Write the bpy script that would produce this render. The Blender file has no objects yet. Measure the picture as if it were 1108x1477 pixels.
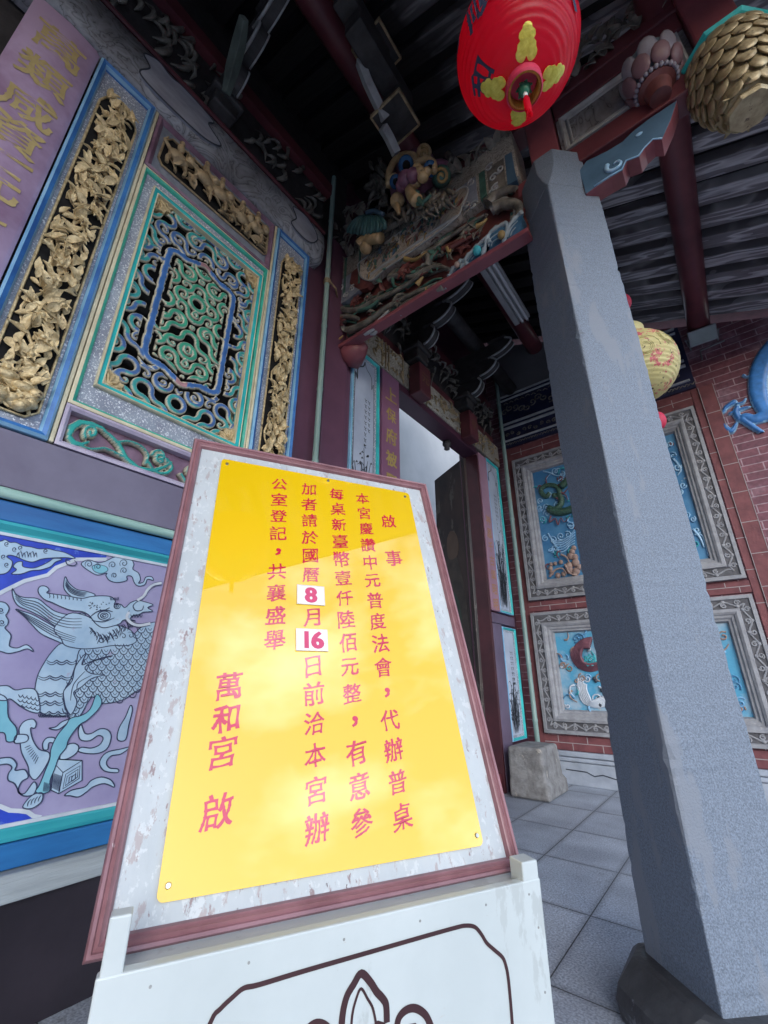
import bpy, bmesh, math, random
import numpy as np
from mathutils import Vector, Matrix
R = math.radians
random.seed(7)
rng = np.random.default_rng(7)
sc = bpy.context.scene
COL = sc.collection

# ------------------------------------------------------------------ camera
FPX, YAW, PIT, ROL = 615.86, R(38.295), R(21.2625), R(0.0636)
F = Vector((-math.sin(YAW)*math.cos(PIT), math.cos(YAW)*math.cos(PIT), math.sin(PIT)))
RT0 = Vector((math.cos(YAW), math.sin(YAW), 0)); UP0 = RT0.cross(F)
RT = RT0*math.cos(ROL) + UP0*math.sin(ROL); UP = -RT0*math.sin(ROL) + UP0*math.cos(ROL)
CAM = Vector((0, 0, 1.0))
cd = bpy.data.cameras.new('camera'); cam = bpy.data.objects.new('camera', cd); COL.objects.link(cam)
cd.sensor_fit = 'VERTICAL'; cd.sensor_height = 36; cd.sensor_width = 27; cd.lens = FPX/1477*36
cd.clip_start = 0.03; cd.clip_end = 500
cam.matrix_world = Matrix(((RT.x, UP.x, -F.x, CAM.x), (RT.y, UP.y, -F.y, CAM.y), (RT.z, UP.z, -F.z, CAM.z), (0, 0, 0, 1)))
sc.camera = cam

# ------------------------------------------------------------------ sky, sun, exposure
w = bpy.data.worlds.new('World'); sc.world = w; w.use_nodes = True
nt = w.node_tree; nt.nodes.clear()
SUN_EL = R(23); SUN_ROT = R(138)
sky = nt.nodes.new('ShaderNodeTexSky'); sky.sky_type = 'NISHITA'; sky.sun_disc = False
sky.sun_elevation = SUN_EL; sky.sun_rotation = SUN_ROT; sky.air_density = 1.0; sky.dust_density = 0.6; sky.ozone_density = 1.5
tc = nt.nodes.new('ShaderNodeTexCoord')
mp = nt.nodes.new('ShaderNodeMapping'); mp.inputs['Scale'].default_value = (1, 1, 2.0); mp.inputs['Location'].default_value = (.35, .1, 0)
n1 = nt.nodes.new('ShaderNodeTexNoise'); n1.inputs['Scale'].default_value = 2.3; n1.inputs['Detail'].default_value = 9; n1.inputs['Roughness'].default_value = .56
cr = nt.nodes.new('ShaderNodeValToRGB'); cr.color_ramp.elements[0].position = .47; cr.color_ramp.elements[1].position = .66
mx = nt.nodes.new('ShaderNodeMix'); mx.data_type = 'RGBA'
mx.inputs['B'].default_value = (14.0, 15.4, 18.0, 1)
bg = nt.nodes.new('ShaderNodeBackground'); bg.inputs['Strength'].default_value = 0.125
ow = nt.nodes.new('ShaderNodeOutputWorld')
lk = nt.links.new
lk(tc.outputs['Generated'], mp.inputs['Vector']); lk(mp.outputs['Vector'], n1.inputs['Vector'])
lk(n1.outputs['Fac'], cr.inputs['Fac']); lk(cr.outputs['Color'], mx.inputs['Factor'])
lk(sky.outputs['Color'], mx.inputs['A']); lk(mx.outputs['Result'], bg.inputs['Color']); lk(bg.outputs['Background'], ow.inputs['Surface'])
sl = bpy.data.lights.new('sun', 'SUN'); so = bpy.data.objects.new('sun', sl); COL.objects.link(so)
sl.energy = .55; sl.angle = R(32); sl.color = (1, .98, .96)
sdir = Vector((math.sin(SUN_ROT)*math.cos(SUN_EL), math.cos(SUN_ROT)*math.cos(SUN_EL), math.sin(SUN_EL)))
so.rotation_euler = (-sdir).to_track_quat('-Z', 'Y').to_euler(); so.location = sdir*40
vs = sc.view_settings; vs.view_transform = 'Standard'; vs.look = 'None'; vs.gamma = 1; vs.exposure = 1.2
sc.cycles.use_denoising = True
sc.cycles.max_bounces = 8; sc.cycles.diffuse_bounces = 5; sc.cycles.glossy_bounces = 4

# ------------------------------------------------------------------ helpers: picture rays onto real planes
def ray(px, py): return F + RT*((px-554)/FPX) - UP*((py-738.5)/FPX)
def hit(px, py, ax, val):
    d = ray(px, py); t = (val - CAM[ax])/d[ax]; return CAM + d*t
XW, YB, YM = -2.0, 5.13, 2.03
def L(u, v, d=0): return (XW+d, u, v)             # painted wall: u along it, v up, d out of it
def LP(px, py, d=0):
    p = hit(px, py, 0, XW+d); return (p.y, p.z)
def B(u, v, d=0): return (u, YB-d, v)             # brick side wall
def BP(px, py, d=0):
    p = hit(px, py, 1, YB-d); return (p.x, p.z)
YF = 1.93
def M(u, v, d=0): return (u, YF-d, v)             # front of the carved beam
def MP(px, py, d=0):
    p = hit(px, py, 1, YF-d); return (p.x, p.z)

# ------------------------------------------------------------------ mesh builder
class MB:
    def __init__(s): s.v = []; s.f = []; s.mi = []; s.m = 0
    def add(s, vs, fs, m=None):
        o = len(s.v); s.v.extend([tuple(p) for p in vs])
        for f in fs: s.f.append([i+o for i in f]); s.mi.append(s.m if m is None else m)
    def box(s, fr, u0, u1, v0, v1, d0, d1, m=None):
        P = [fr(u, v, d) for d in (d0, d1) for v in (v0, v1) for u in (u0, u1)]
        s.add(P, [(0, 1, 3, 2), (4, 6, 7, 5), (0, 4, 5, 1), (2, 3, 7, 6), (0, 2, 6, 4), (1, 5, 7, 3)], m)
    def prism(s, fr, poly, d0, d1, m=None, ms=None):
        n = len(poly)
        P = [fr(u, v, d0) for u, v in poly] + [fr(u, v, d1) for u, v in poly]
        s.add(P, [list(range(n))[::-1], list(range(n, 2*n))], m)
        o = len(s.v) - 2*n
        for i in range(n):
            j = (i+1) % n; s.f.append([o+i, o+j, o+n+j, o+n+i]); s.mi.append(s.m if ms is None and m is None else (ms if ms is not None else m))
    def tube(s, pts, r, n=6, m=None, flat=1.0, fn=None):
        pts = [Vector(p) for p in pts]; k = len(pts)
        rr = r if isinstance(r, (list, tuple)) else [r]*k
        vs = []; fs = []; pr = None
        for i, p in enumerate(pts):
            t = (pts[min(i+1, k-1)] - pts[max(i-1, 0)])
            if t.length < 1e-9: t = Vector((0, 0, 1))
            t.normalize()
            a = fn if fn is not None else (pr if pr is not None else (Vector((0, 0, 1)) if abs(t.z) < .9 else Vector((1, 0, 0))))
            a = Vector(a); b = t.cross(a)
            if b.length < 1e-6: b = t.cross(Vector((.3, .8, .5)))
            b.normalize(); a = b.cross(t); pr = a
            for q in range(n):
                th = 2*math.pi*q/n
                vs.append(p + (a*math.cos(th)*flat + b*math.sin(th))*rr[i])
        for i in range(k-1):
            for q in range(n):
                q2 = (q+1) % n; fs.append((i*n+q, i*n+q2, (i+1)*n+q2, (i+1)*n+q))
        fs.append(list(range(n))[::-1]); fs.append([(k-1)*n+q for q in range(n)])
        s.add(vs, fs, m)
    def lathe(s, c, prof, n=24, m=None, rot=0, ax=None):
        c = Vector(c); vs = []; fs = []; k = len(prof)
        Q = ax if ax is not None else Matrix.Identity(3)
        for r, z in prof:
            for q in range(n):
                th = 2*math.pi*q/n + rot; vs.append(c + Q @ Vector((r*math.cos(th), r*math.sin(th), z)))
        for i in range(k-1):
            for q in range(n):
                q2 = (q+1) % n; fs.append((i*n+q, i*n+q2, (i+1)*n+q2, (i+1)*n+q))
        if prof[0][0] > 1e-4: fs.append(list(range(n))[::-1])
        if prof[-1][0] > 1e-4: fs.append([(k-1)*n+q for q in range(n)])
        s.add(vs, fs, m)
    def ell(s, c, rx, ry, rz, Q=None, n=14, k=9, m=None):
        c = Vector(c); Q = Q if Q is not None else Matrix.Identity(3); vs = []; fs = []
        for i in range(k+1):
            ph = -math.pi/2 + math.pi*i/k
            for q in range(n):
                th = 2*math.pi*q/n
                vs.append(c + Q @ Vector((rx*math.cos(ph)*math.cos(th), ry*math.cos(ph)*math.sin(th), rz*math.sin(ph))))
        for i in range(k):
            for q in range(n):
                q2 = (q+1) % n; fs.append((i*n+q, i*n+q2, (i+1)*n+q2, (i+1)*n+q))
        s.add(vs, fs, m)
    def leaf(s, base, d, nrm, ln, wd, cup=.25, m=None, tip=.35):
        base = Vector(base); d = Vector(d).normalized(); nrm = Vector(nrm).normalized(); b = d.cross(nrm).normalized(); nrm = b.cross(d)
        vs = []; K = 5
        for i in range(K+1):
            t = i/K; wv = wd*math.sin(math.pi*min(1, t**.75))*(1 - tip*t) if 0 < i < K else 0.0015
            lift = cup*ln*math.sin(math.pi*t*.9)*.6
            for q in (-1, 0, 1):
                vs.append(base + d*ln*t + b*wv*q + nrm*(lift + (0 if q else -.16*wv*1.2) + (.25*wv if q else 0)))
        fs = []
        for i in range(K):
            for q in range(2): a = i*3+q; fs.append((a, a+1, a+4, a+3))
        # a thickness behind the leaf
        o = len(vs); vs += [Vector(v) - nrm*.006 for v in vs[:o]]
        fs += [(a+o, d_+o, c_+o, b_+o) for a, b_, c_, d_ in fs[:]]
        rim = [0, 1, 2] + [i*3+2 for i in range(1, K+1)] + [K*3+1, K*3] + [i*3 for i in range(K-1, 0, -1)]
        for i in range(len(rim)):
            a, c2 = rim[i], rim[(i+1) % len(rim)]; fs.append((a, c2, c2+o, a+o))
        s.add(vs, fs, m)
    def ribbon(s, fr, pts, wd, d, m=None, taper=True):
        k = len(pts); P = []
        for i, (u, v) in enumerate(pts):
            a = pts[max(i-1, 0)]; b = pts[min(i+1, k-1)]
            tx, ty = b[0]-a[0], b[1]-a[1]; l = math.hypot(tx, ty) or 1
            ww = wd*.5*((.35+.65*math.sin(math.pi*(i+.5)/k)) if taper else 1)
            nx, ny = -ty/l*ww, tx/l*ww
            P += [fr(u+nx, v+ny, d), fr(u-nx, v-ny, d), fr(u-nx, v-ny, d-.0006), fr(u+nx, v+ny, d-.0006)]
        fs = []
        for i in range(k-1):
            a = i*4
            for q in range(4): fs.append((a+q, a+(q+1) % 4, a+4+(q+1) % 4, a+4+q))
        fs += [(3, 2, 1, 0), (k*4-4, k*4-3, k*4-2, k*4-1)]
        s.add(P, fs, m)
    def mould(s, fr, u0, u1, v0, v1, prof, mids=None):
        """prof: list of (inset, d); mitred sweep round a rectangle"""
        P = []
        for i, d in prof: P += [fr(u0+i, v0+i, d), fr(u1-i, v0+i, d), fr(u1-i, v1-i, d), fr(u0+i, v1-i, d)]
        o = len(s.v); s.v.extend(P)
        for k in range(len(prof)-1):
            for q in range(4):
                q2 = (q+1) % 4
                s.f.append([o+k*4+q, o+k*4+q2, o+k*4+4+q2, o+k*4+4+q]); s.mi.append(mids[k] if mids else s.m)
    def build(s, name, mats, parent=None, smooth=False, bevel=0, seg=2, sub=0, ang=None):
        me = bpy.data.meshes.new(name); me.from_pydata([tuple(p) for p in s.v], [], s.f)
        for mm in (mats if isinstance(mats, (list, tuple)) else [mats]): me.materials.append(mm)
        me.polygons.foreach_set('material_index', s.mi)
        bm = bmesh.new(); bm.from_mesh(me); bmesh.ops.recalc_face_normals(bm, faces=bm.faces); bm.to_mesh(me); bm.free()
        if smooth:
            me.polygons.foreach_set('use_smooth', [True]*len(me.polygons))
            if ang:
                try: me.set_sharp_from_angle(angle=R(ang))
                except Exception: pass
        me.update()
        o = bpy.data.objects.new(name, me); COL.objects.link(o)
        if bevel:
            b = o.modifiers.new('bevel', 'BEVEL'); b.width = bevel; b.segments = seg; b.limit_method = 'ANGLE'; b.angle_limit = R(40)
            b.harden_normals = False
        if sub:
            b = o.modifiers.new('sub', 'SUBSURF'); b.levels = sub; b.render_levels = sub
        hang(o, parent); return o

def hang(o, parent):
    if parent is None: return
    o.parent = parent
    if parent.type == 'EMPTY' and parent.parent is None: o.location = -Vector(parent['base'])
def tag(o, label=None, cat=None, group=None, kind=None):
    if label: o['label'] = label
    if cat: o['category'] = cat
    if group: o['group'] = group
    if kind: o['kind'] = kind
    return o
def thing(name, label, cat, base, group=None):
    e = bpy.data.objects.new(name, None); e.empty_display_size = .1; COL.objects.link(e)
    e.location = base; e['base'] = tuple(base); tag(e, label, cat, group); return e
def copy_tree(o, loc=None, label=None, parent=None):
    c = o.copy(); COL.objects.link(c); c.parent = parent
    if loc is not None: c.location = loc
    if label: c['label'] = label
    for ch in [k for k in bpy.data.objects if k.parent is o]: copy_tree(ch, parent=c)
    return c

def smooth_pts(pts, n=5, closed=False):
    P = [tuple(p) for p in pts]; k = len(P); out = []
    rg = range(k) if closed else range(k-1)
    for i in rg:
        if closed: a, b, c, d = P[i-1], P[i], P[(i+1) % k], P[(i+2) % k]
        else: a, b, c, d = P[max(i-1, 0)], P[i], P[i+1], P[min(i+2, k-1)]
        for j in range(n):
            t = j/n
            out.append(tuple(.5*(2*b[q] + (c[q]-a[q])*t + (2*a[q]-5*b[q]+4*c[q]-d[q])*t*t + (3*b[q]-a[q]-3*c[q]+d[q])*t**3) for q in range(len(b))))
    if not closed: out.append(P[-1])
    return out

def spiral(c, r0, r1, a0, turns, n=14):
    return [(c[0] + (r0+(r1-r0)*i/n)*math.cos(a0+turns*2*math.pi*i/n), c[1] + (r0+(r1-r0)*i/n)*math.sin(a0+turns*2*math.pi*i/n)) for i in range(n+1)]

# ------------------------------------------------------------------ materials
def pm(name, col, col2=None, ns=6.0, rough=.5, metal=0, bump=0, bs=40., chip=None, coat=0, spec=.5, st=(1, 1, 1), mixr=(.35, .65), extra=None, cr_=None, transl=0):
    """base colour mottled by noise to col2; chip = (colour, scale, threshold, stretch): worn patches of another colour"""
    m = bpy.data.materials.new(name); m.use_nodes = True; N = m.node_tree.nodes; K = m.node_tree.links.new
    b = N['Principled BSDF']; b.inputs['Roughness'].default_value = rough; b.inputs['Metallic'].default_value = metal
    b.inputs['Coat Weight'].default_value = coat; b.inputs['Coat Roughness'].default_value = cr_ if cr_ is not None else .05
    b.inputs['Specular IOR Level'].default_value = spec
    t = N.new('ShaderNodeTexCoord'); mpn = N.new('ShaderNodeMapping'); mpn.inputs['Scale'].default_value = st; K(t.outputs['Object'], mpn.inputs['Vector'])
    out = None
    if col2 is None: col2 = tuple(c*.78 for c in col)
    nz = N.new('ShaderNodeTexNoise'); nz.inputs['Scale'].default_value = ns; nz.inputs['Detail'].default_value = 6; nz.inputs['Roughness'].default_value = .6
    K(mpn.outputs['Vector'], nz.inputs['Vector'])
    r = N.new('ShaderNodeValToRGB'); r.color_ramp.elements[0].position = mixr[0]; r.color_ramp.elements[1].position = mixr[1]
    r.color_ramp.elements[0].color = (*col2, 1); r.color_ramp.elements[1].color = (*col, 1)
    K(nz.outputs['Fac'], r.inputs['Fac']); out = r.outputs['Color']
    for cc in (chip if isinstance(chip, list) else ([chip] if chip else [])):
        ccol, cs, thr, cst = cc
        mp2 = N.new('ShaderNodeMapping'); mp2.inputs['Scale'].default_value = cst; mp2.inputs['Location'].default_value = (random.random()*5, random.random()*5, 3.1); K(t.outputs['Object'], mp2.inputs['Vector'])
        n2 = N.new('ShaderNodeTexNoise'); n2.inputs['Scale'].default_value = cs; n2.inputs['Detail'].default_value = 8; n2.inputs['Roughness'].default_value = .68
        K(mp2.outputs['Vector'], n2.inputs['Vector'])
        r2 = N.new('ShaderNodeValToRGB'); r2.color_ramp.elements[0].position = thr; r2.color_ramp.elements[1].position = min(1, thr+.03)
        K(n2.outputs['Fac'], r2.inputs['Fac'])
        x = N.new('ShaderNodeMix'); x.data_type = 'RGBA'; x.inputs['B'].default_value = (*ccol, 1)
        K(r2.outputs['Color'], x.inputs['Factor']); K(out, x.inputs['A']); out = x.outputs['Result']
    K(out, b.inputs['Base Color'])
    if bump:
        n3 = N.new('ShaderNodeTexNoise'); n3.inputs['Scale'].default_value = bs; n3.inputs['Detail'].default_value = 5; K(mpn.outputs['Vector'], n3.inputs['Vector'])
        bp = N.new('ShaderNodeBump'); bp.inputs['Strength'].default_value = bump; bp.inputs['Distance'].default_value = .01
        K(n3.outputs['Fac'], bp.inputs['Height']); K(bp.outputs['Normal'], b.inputs['Normal'])
    if transl:
        b.inputs['Subsurface Weight'].default_value = 0
        tr = N.new('ShaderNodeBsdfTranslucent'); K(out, tr.inputs['Color']); ms = N.new('ShaderNodeMixShader'); ms.inputs['Fac'].default_value = transl
        K(b.outputs['BSDF'], ms.inputs[1]); K(tr.outputs['BSDF'], ms.inputs[2]); K(ms.outputs['Shader'], N['Material Output'].inputs['Surface'])
    return m

def attr_mat(name, rough=.45, bump=.15):
    m = bpy.data.materials.new(name); m.use_nodes = True; N = m.node_tree.nodes; K = m.node_tree.links.new
    b = N['Principled BSDF']; b.inputs['Roughness'].default_value = rough
    a = N.new('ShaderNodeAttribute'); a.attribute_name = 'paint'
    t = N.new('ShaderNodeTexCoord'); nz = N.new('ShaderNodeTexNoise'); nz.inputs['Scale'].default_value = 18; nz.inputs['Detail'].default_value = 6; K(t.outputs['Object'], nz.inputs['Vector'])
    r = N.new('ShaderNodeValToRGB'); r.color_ramp.elements[0].position = .3; r.color_ramp.elements[1].position = .65; r.color_ramp.elements[0].color = (.55, .55, .58, 1); r.color_ramp.elements[1].color = (1, 1, 1, 1)
    K(nz.outputs['Fac'], r.inputs['Fac'])
    x = N.new('ShaderNodeMix'); x.data_type = 'RGBA'; x.blend_type = 'MULTIPLY'; x.inputs['Factor'].default_value = .8
    K(a.outputs['Color'], x.inputs['A']); K(r.outputs['Color'], x.inputs['B']); K(x.outputs['Result'], b.inputs['Base Color'])
    return m

def speckle_mat(name, base, base2, fleck, scale=70, thr=.62):
    return pm(name, base, base2, ns=9, rough=.6, bump=.3, bs=160, chip=(fleck, scale, thr, (1, 1, 1)))

G = {}
WHITE = (.72, .75, .76)
G['gold'] = pm('old_gold_leaf', (.82, .67, .40), (.50, .37, .19), ns=40, rough=.38, metal=.3, bump=.5, bs=140, chip=((.12, .08, .05), 26, .62, (1, 1, 1)))
G['golddark'] = pm('dull_gold', (.52, .41, .25), (.25, .185, .11), ns=16, rough=.5, metal=.15, bump=.3, bs=80)
G['black'] = pm('black_void', (.006, .006, .008), (.003, .003, .004), rough=.9)
G['maroon'] = pm('purple_red_lacquer', (.105, .036, .062), (.062, .024, .045), ns=2.2, rough=.33, spec=.6, bump=.03, bs=12)
G['maroonlit'] = pm('faded_purple_lacquer', (.36, .245, .40), (.24, .14, .25), ns=2.4, rough=.3, spec=.6, bump=.04, bs=9)
G['redwood'] = pm('red_brown_paint', (.17, .045, .055), (.095, .026, .036), ns=3, rough=.4, bump=.06, bs=15)
G['redtie'] = pm('red_tie_paint', (.30, .085, .105), (.19, .055, .07), ns=4, rough=.42, bump=.05, bs=15)
G['mauve'] = pm('mauve_frame_paint', (.56, .51, .64), (.40, .35, .49), ns=10, rough=.45, bump=.08)
G['purpleframe'] = pm('plum_frame_paint', (.28, .17, .25), (.13, .07, .12), ns=8, rough=.45)
G['blue'] = pm('cobalt_paint', (.05, .22, .58), (.028, .12, .38), ns=7, rough=.42, bump=.1, bs=60)
G['bluelight'] = pm('light_blue_paint', (.32, .58, .82), (.18, .42, .68), ns=7, rough=.45, bump=.1)
G['bluedeep'] = pm('ultramarine_paint', (.03, .08, .62), (.018, .045, .42), ns=10, rough=.5, chip=((.10, .19, .60), 26, .60, (1, 1, 1)))
G['bluerail'] = pm('worn_blue_rail_paint', (.028, .20, .50), (.016, .115, .34), ns=5, rough=.45, st=(1, .35, 1.8), bump=.12, chip=[((.62, .72, .76), 9, .70, (1, .6, 1.6)), ((.05, .09, .16), 16, .70, (1, .4, 2))])
G['green'] = pm('emerald_paint', (.06, .54, .40), (.035, .37, .28), ns=8, rough=.42, bump=.1)
G['teal'] = pm('turquoise_paint', (.04, .58, .58), (.02, .40, .42), ns=6, rough=.4, bump=.1)
G['cyan'] = pm('cyan_paint', (.06, .46, .52), (.03, .33, .40), ns=5, rough=.45, bump=.06, st=(1, .4, 2))
G['palegreen'] = pm('pale_green_moulding_paint', (.42, .62, .55), (.25, .44, .40), ns=6, rough=.4, st=(1, .3, 2), bump=.08, chip=((.10, .11, .11), 11, .69, (1, .35, 2.5)))
G['cream'] = pm('cream_paint', (.78, .72, .52), (.58, .52, .36), ns=9, rough=.5, bump=.08)
G['whiteline'] = pm('pale_line_paint', (.66, .72, .80), (.50, .57, .66), ns=12, rough=.5)
G['speck'] = speckle_mat('speckled_blue_grey', (.35, .40, .49), (.24, .265, .345), (.82, .86, .90), 120, .555)
G['greyplate'] = pm('blue_grey_plate', (.27, .30, .36), (.16, .18, .23), ns=12, rough=.6, bump=.2, bs=70)
G['sill'] = pm('slate_purple_paint', (.20, .18, .255), (.145, .125, .19), ns=2.5, rough=.4, bump=.06, chip=((.55, .56, .60), 13, .735, (1, .35, 2.2)))
G['darkbase'] = pm('dark_plinth_paint', (.028, .022, .032), (.016, .013, .02), ns=4, rough=.45, bump=.1, chip=((.22, .24, .27), 7, .74, (1, .35, 2.0)))
G['ledge'] = pm('weathered_pale_ledge', (.42, .48, .52), (.27, .31, .34), ns=6, rough=.7, st=(1, .25, 3), bump=.4, bs=40, chip=((.16, .12, .12), 5, .64, (1, .22, 4)))
G['lilac'] = pm('lilac_mural_ground', (.40, .385, .60), (.295, .27, .48), ns=2.6, rough=.5, bump=.05, chip=((.33, .22, .37), 6, .68, (1, 1, 1)))
G['muralblue'] = pm('mural_pale_blue', (.45, .61, .76), (.30, .46, .64), ns=7, rough=.5, mixr=(.3, .6), chip=((.40, .42, .58), 22, .66, (1, 1, 1)))
G['muralcyan'] = pm('mural_cyan', (.24, .56, .68), (.17, .46, .60), ns=6, rough=.5)
G['ink'] = pm('indigo_ink', (.035, .05, .115), rough=.6)
G['paintwhite'] = pm('pale_painted_panel', (.52, .58, .70), (.41, .46, .58), ns=4, rough=.45)
G['inkgrey'] = pm('grey_ink', (.05, .06, .08), rough=.6)
G['granite'] = pm('grey_granite', (.205, .25, .325), (.115, .142, .185), ns=200, rough=.6, bump=.32, bs=150, mixr=(.36, .62), chip=[((.50, .56, .62), 9, .72, (1, 1, .25)), ((.52, .57, .63), 90, .70, (1, 1, 1)), ((.10, .115, .14), 60, .71, (1, 1, 1)), ((.195, .222, .27), 4, .56, (1.4, 1.4, .35))])
G['stone'] = pm('worn_grey_stone', (.30, .30, .30), (.17, .165, .165), ns=11, rough=.85, bump=1.0, bs=32, chip=[((.40, .37, .33), 8, .62, (1, 1, 1)), ((.10, .10, .10), 22, .66, (1, 1, 1))])
G['wetstone'] = pm('dark_polished_stone', (.06, .062, .068), (.03, .03, .034), ns=8, rough=.42, bump=.5, bs=22, chip=((.15, .16, .18), 7, .60, (1, 1, 1)))
G['frameston'] = pm('pale_carved_stone', (.36, .37, .40), (.25, .255, .28), ns=12, rough=.75, bump=.35, bs=60, chip=((.48, .48, .48), 30, .66, (1, 1, 1)))
G['bandston'] = pm('dark_band_stone', (.14, .14, .155), (.085, .085, .095), ns=14, rough=.8, bump=.3, bs=60)  # band ground darker than the frame stone, sets off the vine
G['stonebase'] = pm('pale_blue_stone', (.40, .45, .53), (.30, .34, .41), ns=7, rough=.7, bump=.25, bs=50)
G['whitewood'] = pm('flaking_white_board', (.49, .53, .56), (.41, .45, .48), ns=7, rough=.6, bump=.25, bs=45, st=(1, 1, .5), chip=[((.38, .345, .355), 13, .58, (3.2, 3.2, .8)), ((.53, .565, .59), 50, .56, (1, 1, .7)), ((.15, .125, .135), 46, .66, (1, 1, .6)), ((.27, .21, .22), 18, .62, (3.0, 3.0, .7))])
G['rosewood'] = pm('rose_brown_moulding', (.30, .145, .165), (.20, .09, .105), ns=9, rough=.38, spec=.6, bump=.1, chip=((.62, .55, .55), 30, .72, (1, 1, .35)))
G['yellow'] = pm('yellow_acrylic', (.80, .515, .001), (.78, .50, .001), ns=2, rough=.35, coat=1.0, cr_=0.0, spec=.3)
G['letter'] = pm('crimson_vinyl', (.62, .010, .055), (.56, .008, .048), ns=30, rough=.35, coat=1.0, cr_=0.0, spec=.3)
for k_ in ('yellow', 'letter'): G[k_].node_tree.nodes['Principled BSDF'].inputs['Coat IOR'].default_value = 1.85
G['card'] = pm('white_number_card', (.80, .78, .78), (.74, .72, .72), rough=.35, coat=.3)
G['cardnum'] = pm('magenta_numeral', (.60, .06, .16), (.52, .05, .14), rough=.45)
G['standwhite'] = pm('mint_white_gloss_paint', (.53, .58, .59), (.47, .52, .53), ns=3.5, rough=.3, spec=.5, bump=.05, bs=18, chip=[((.43, .47, .475), 7, .58, (1.3, 1.3, .5)), ((.33, .29, .27), 40, .705, (1, 1, .8)), ((.46, .45, .43), 18, .68, (.6, .6, 2.2))])
G['brownline'] = pm('brown_painted_line', (.05, .018, .022), rough=.4)
G['screw'] = pm('steel_screw', (.55, .55, .55), rough=.3, metal=1)
G['red'] = pm('lantern_red_cloth', (.95, .03, .10), (.90, .022, .08), ns=5, rough=.34, spec=.8, bump=.12, bs=120, transl=.72)
G['redpink'] = pm('pink_red_lantern_cloth', (.80, .07, .16), (.70, .05, .12), ns=8, rough=.5, transl=.3)
G['limegold'] = pm('lime_gold_foil', (.80, .74, .14), (.60, .52, .06), ns=40, rough=.35, metal=.2, bump=.3, bs=70)
G['orangegold'] = pm('orange_gold_pleat', (.62, .28, .04), (.35, .12, .02), ns=30, rough=.4)
G['jade'] = pm('jade_bead', (.04, .22, .13), rough=.3)
G['ivory'] = pm('ivory_yellow_lantern', (.74, .68, .34), (.66, .58, .26), ns=6, rough=.5, transl=.3, chip=[((.66, .16, .19), 16, .555, (1, 1, 1)), ((.05, .035, .03), 44, .60, (1, 1, 1))])
G['ivoryplain'] = pm('ivory_yellow_cap', (.72, .66, .34), (.62, .55, .27), ns=6, rough=.5, transl=.3)
G['darkwood'] = pm('smoked_dark_wood', (.060, .058, .060), (.028, .026, .028), ns=9, rough=.6, bump=.4, bs=30, st=(1, 1, 1))
G['darkcarve'] = pm('smoked_carving', (.25, .235, .205), (.08, .075, .068), ns=14, rough=.35, bump=.4, bs=50)
G['paleedge'] = pm('grey_white_edge', (.46, .48, .49), (.28, .29, .30), ns=10, rough=.55)
G['rafter'] = None
G['plank'] = pm('dark_roof_board', (.018, .017, .021), (.010, .0095, .012), ns=5, rough=.8, bump=.3)
G['beamart'] = None
G['floorstone'] = None
G['brick'] = None
G['tile'] = pm('red_brick_tile', (.225, .075, .082), (.145, .046, .056), ns=9, rough=.65, bump=.3, bs=50, chip=((.36, .28, .28), 16, .68, (1, 1, 1)))
G['mortar'] = pm('pale_mortar', (.42, .37, .38), rough=.9)
G['navy'] = pm('navy_cornice_paint', (.022, .028, .085), (.012, .014, .045), ns=6, rough=.5, bump=.1)
G['whitetrim'] = pm('chalk_white_trim', (.52, .54, .58), (.38, .40, .44), ns=15, rough=.6, bump=.15)
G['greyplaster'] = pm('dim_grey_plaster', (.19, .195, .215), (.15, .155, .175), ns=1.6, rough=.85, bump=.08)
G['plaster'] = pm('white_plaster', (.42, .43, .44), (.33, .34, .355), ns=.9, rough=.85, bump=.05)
G['glaze'] = pm('blue_glazed_relief', (.045, .20, .60), (.025, .11, .40), ns=4, rough=.22, coat=.3, bump=.05)
G['glazeedge'] = pm('pale_blue_glazed_edge', (.40, .62, .82), (.25, .48, .72), ns=9, rough=.3)
G['skyblue'] = pm('sky_blue_panel_ground', (.09, .38, .60), (.36, .50, .62), ns=3.5, rough=.5, bump=.2, bs=50, mixr=(.38, .55), chip=((.50, .52, .52), 9, .66, (1, 1, 1)))
G['deeppanel'] = pm('deep_blue_panel_ground', (.045, .19, .40), (.10, .30, .52), ns=3, rough=.5, bump=.2, chip=((.40, .46, .52), 7, .66, (1, 1, 1)))
G['rose'] = pm('dusty_rose_relief', (.24, .10, .13), (.13, .05, .075), ns=12, rough=.5)
G['scale'] = pm('dark_green_scales', (.075, .17, .12), (.02, .05, .04), ns=55, rough=.35, bump=.8, bs=70, chip=((.42, .34, .16), 48, .64, (1, 1, 1)))
G['buff'] = pm('buff_figure', (.42, .31, .26), (.28, .19, .17), ns=14, rough=.6)
G['bamboo'] = pm('pale_teal_bamboo_pipe', (.32, .45, .42), (.20, .30, .285), ns=5, rough=.4, st=(2, 2, .5), bump=.1, chip=((.06, .06, .06), 9, .69, (2, 2, .35)))
G['leafgreen'] = pm('dull_green_carving', (.08, .20, .165), (.04, .095, .08), ns=10, rough=.4)
G['waveblue'] = pm('wave_blue_carving', (.08, .20, .34), (.03, .085, .15), ns=8, rough=.4)
G['waveedge'] = pm('wave_foam_carving', (.36, .43, .48), (.22, .28, .32), ns=10, rough=.5)
G['petalred'] = pm('wine_red_carving', (.20, .065, .06), (.10, .034, .034), ns=12, rough=.35)
G['ochre'] = pm('ochre_carving', (.42, .29, .11), (.26, .17, .07), ns=12, rough=.5)
G['beastgold'] = pm('beast_gold_paint', (.62, .46, .26), (.38, .26, .13), ns=14, rough=.28, bump=.15, bs=60)
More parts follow.
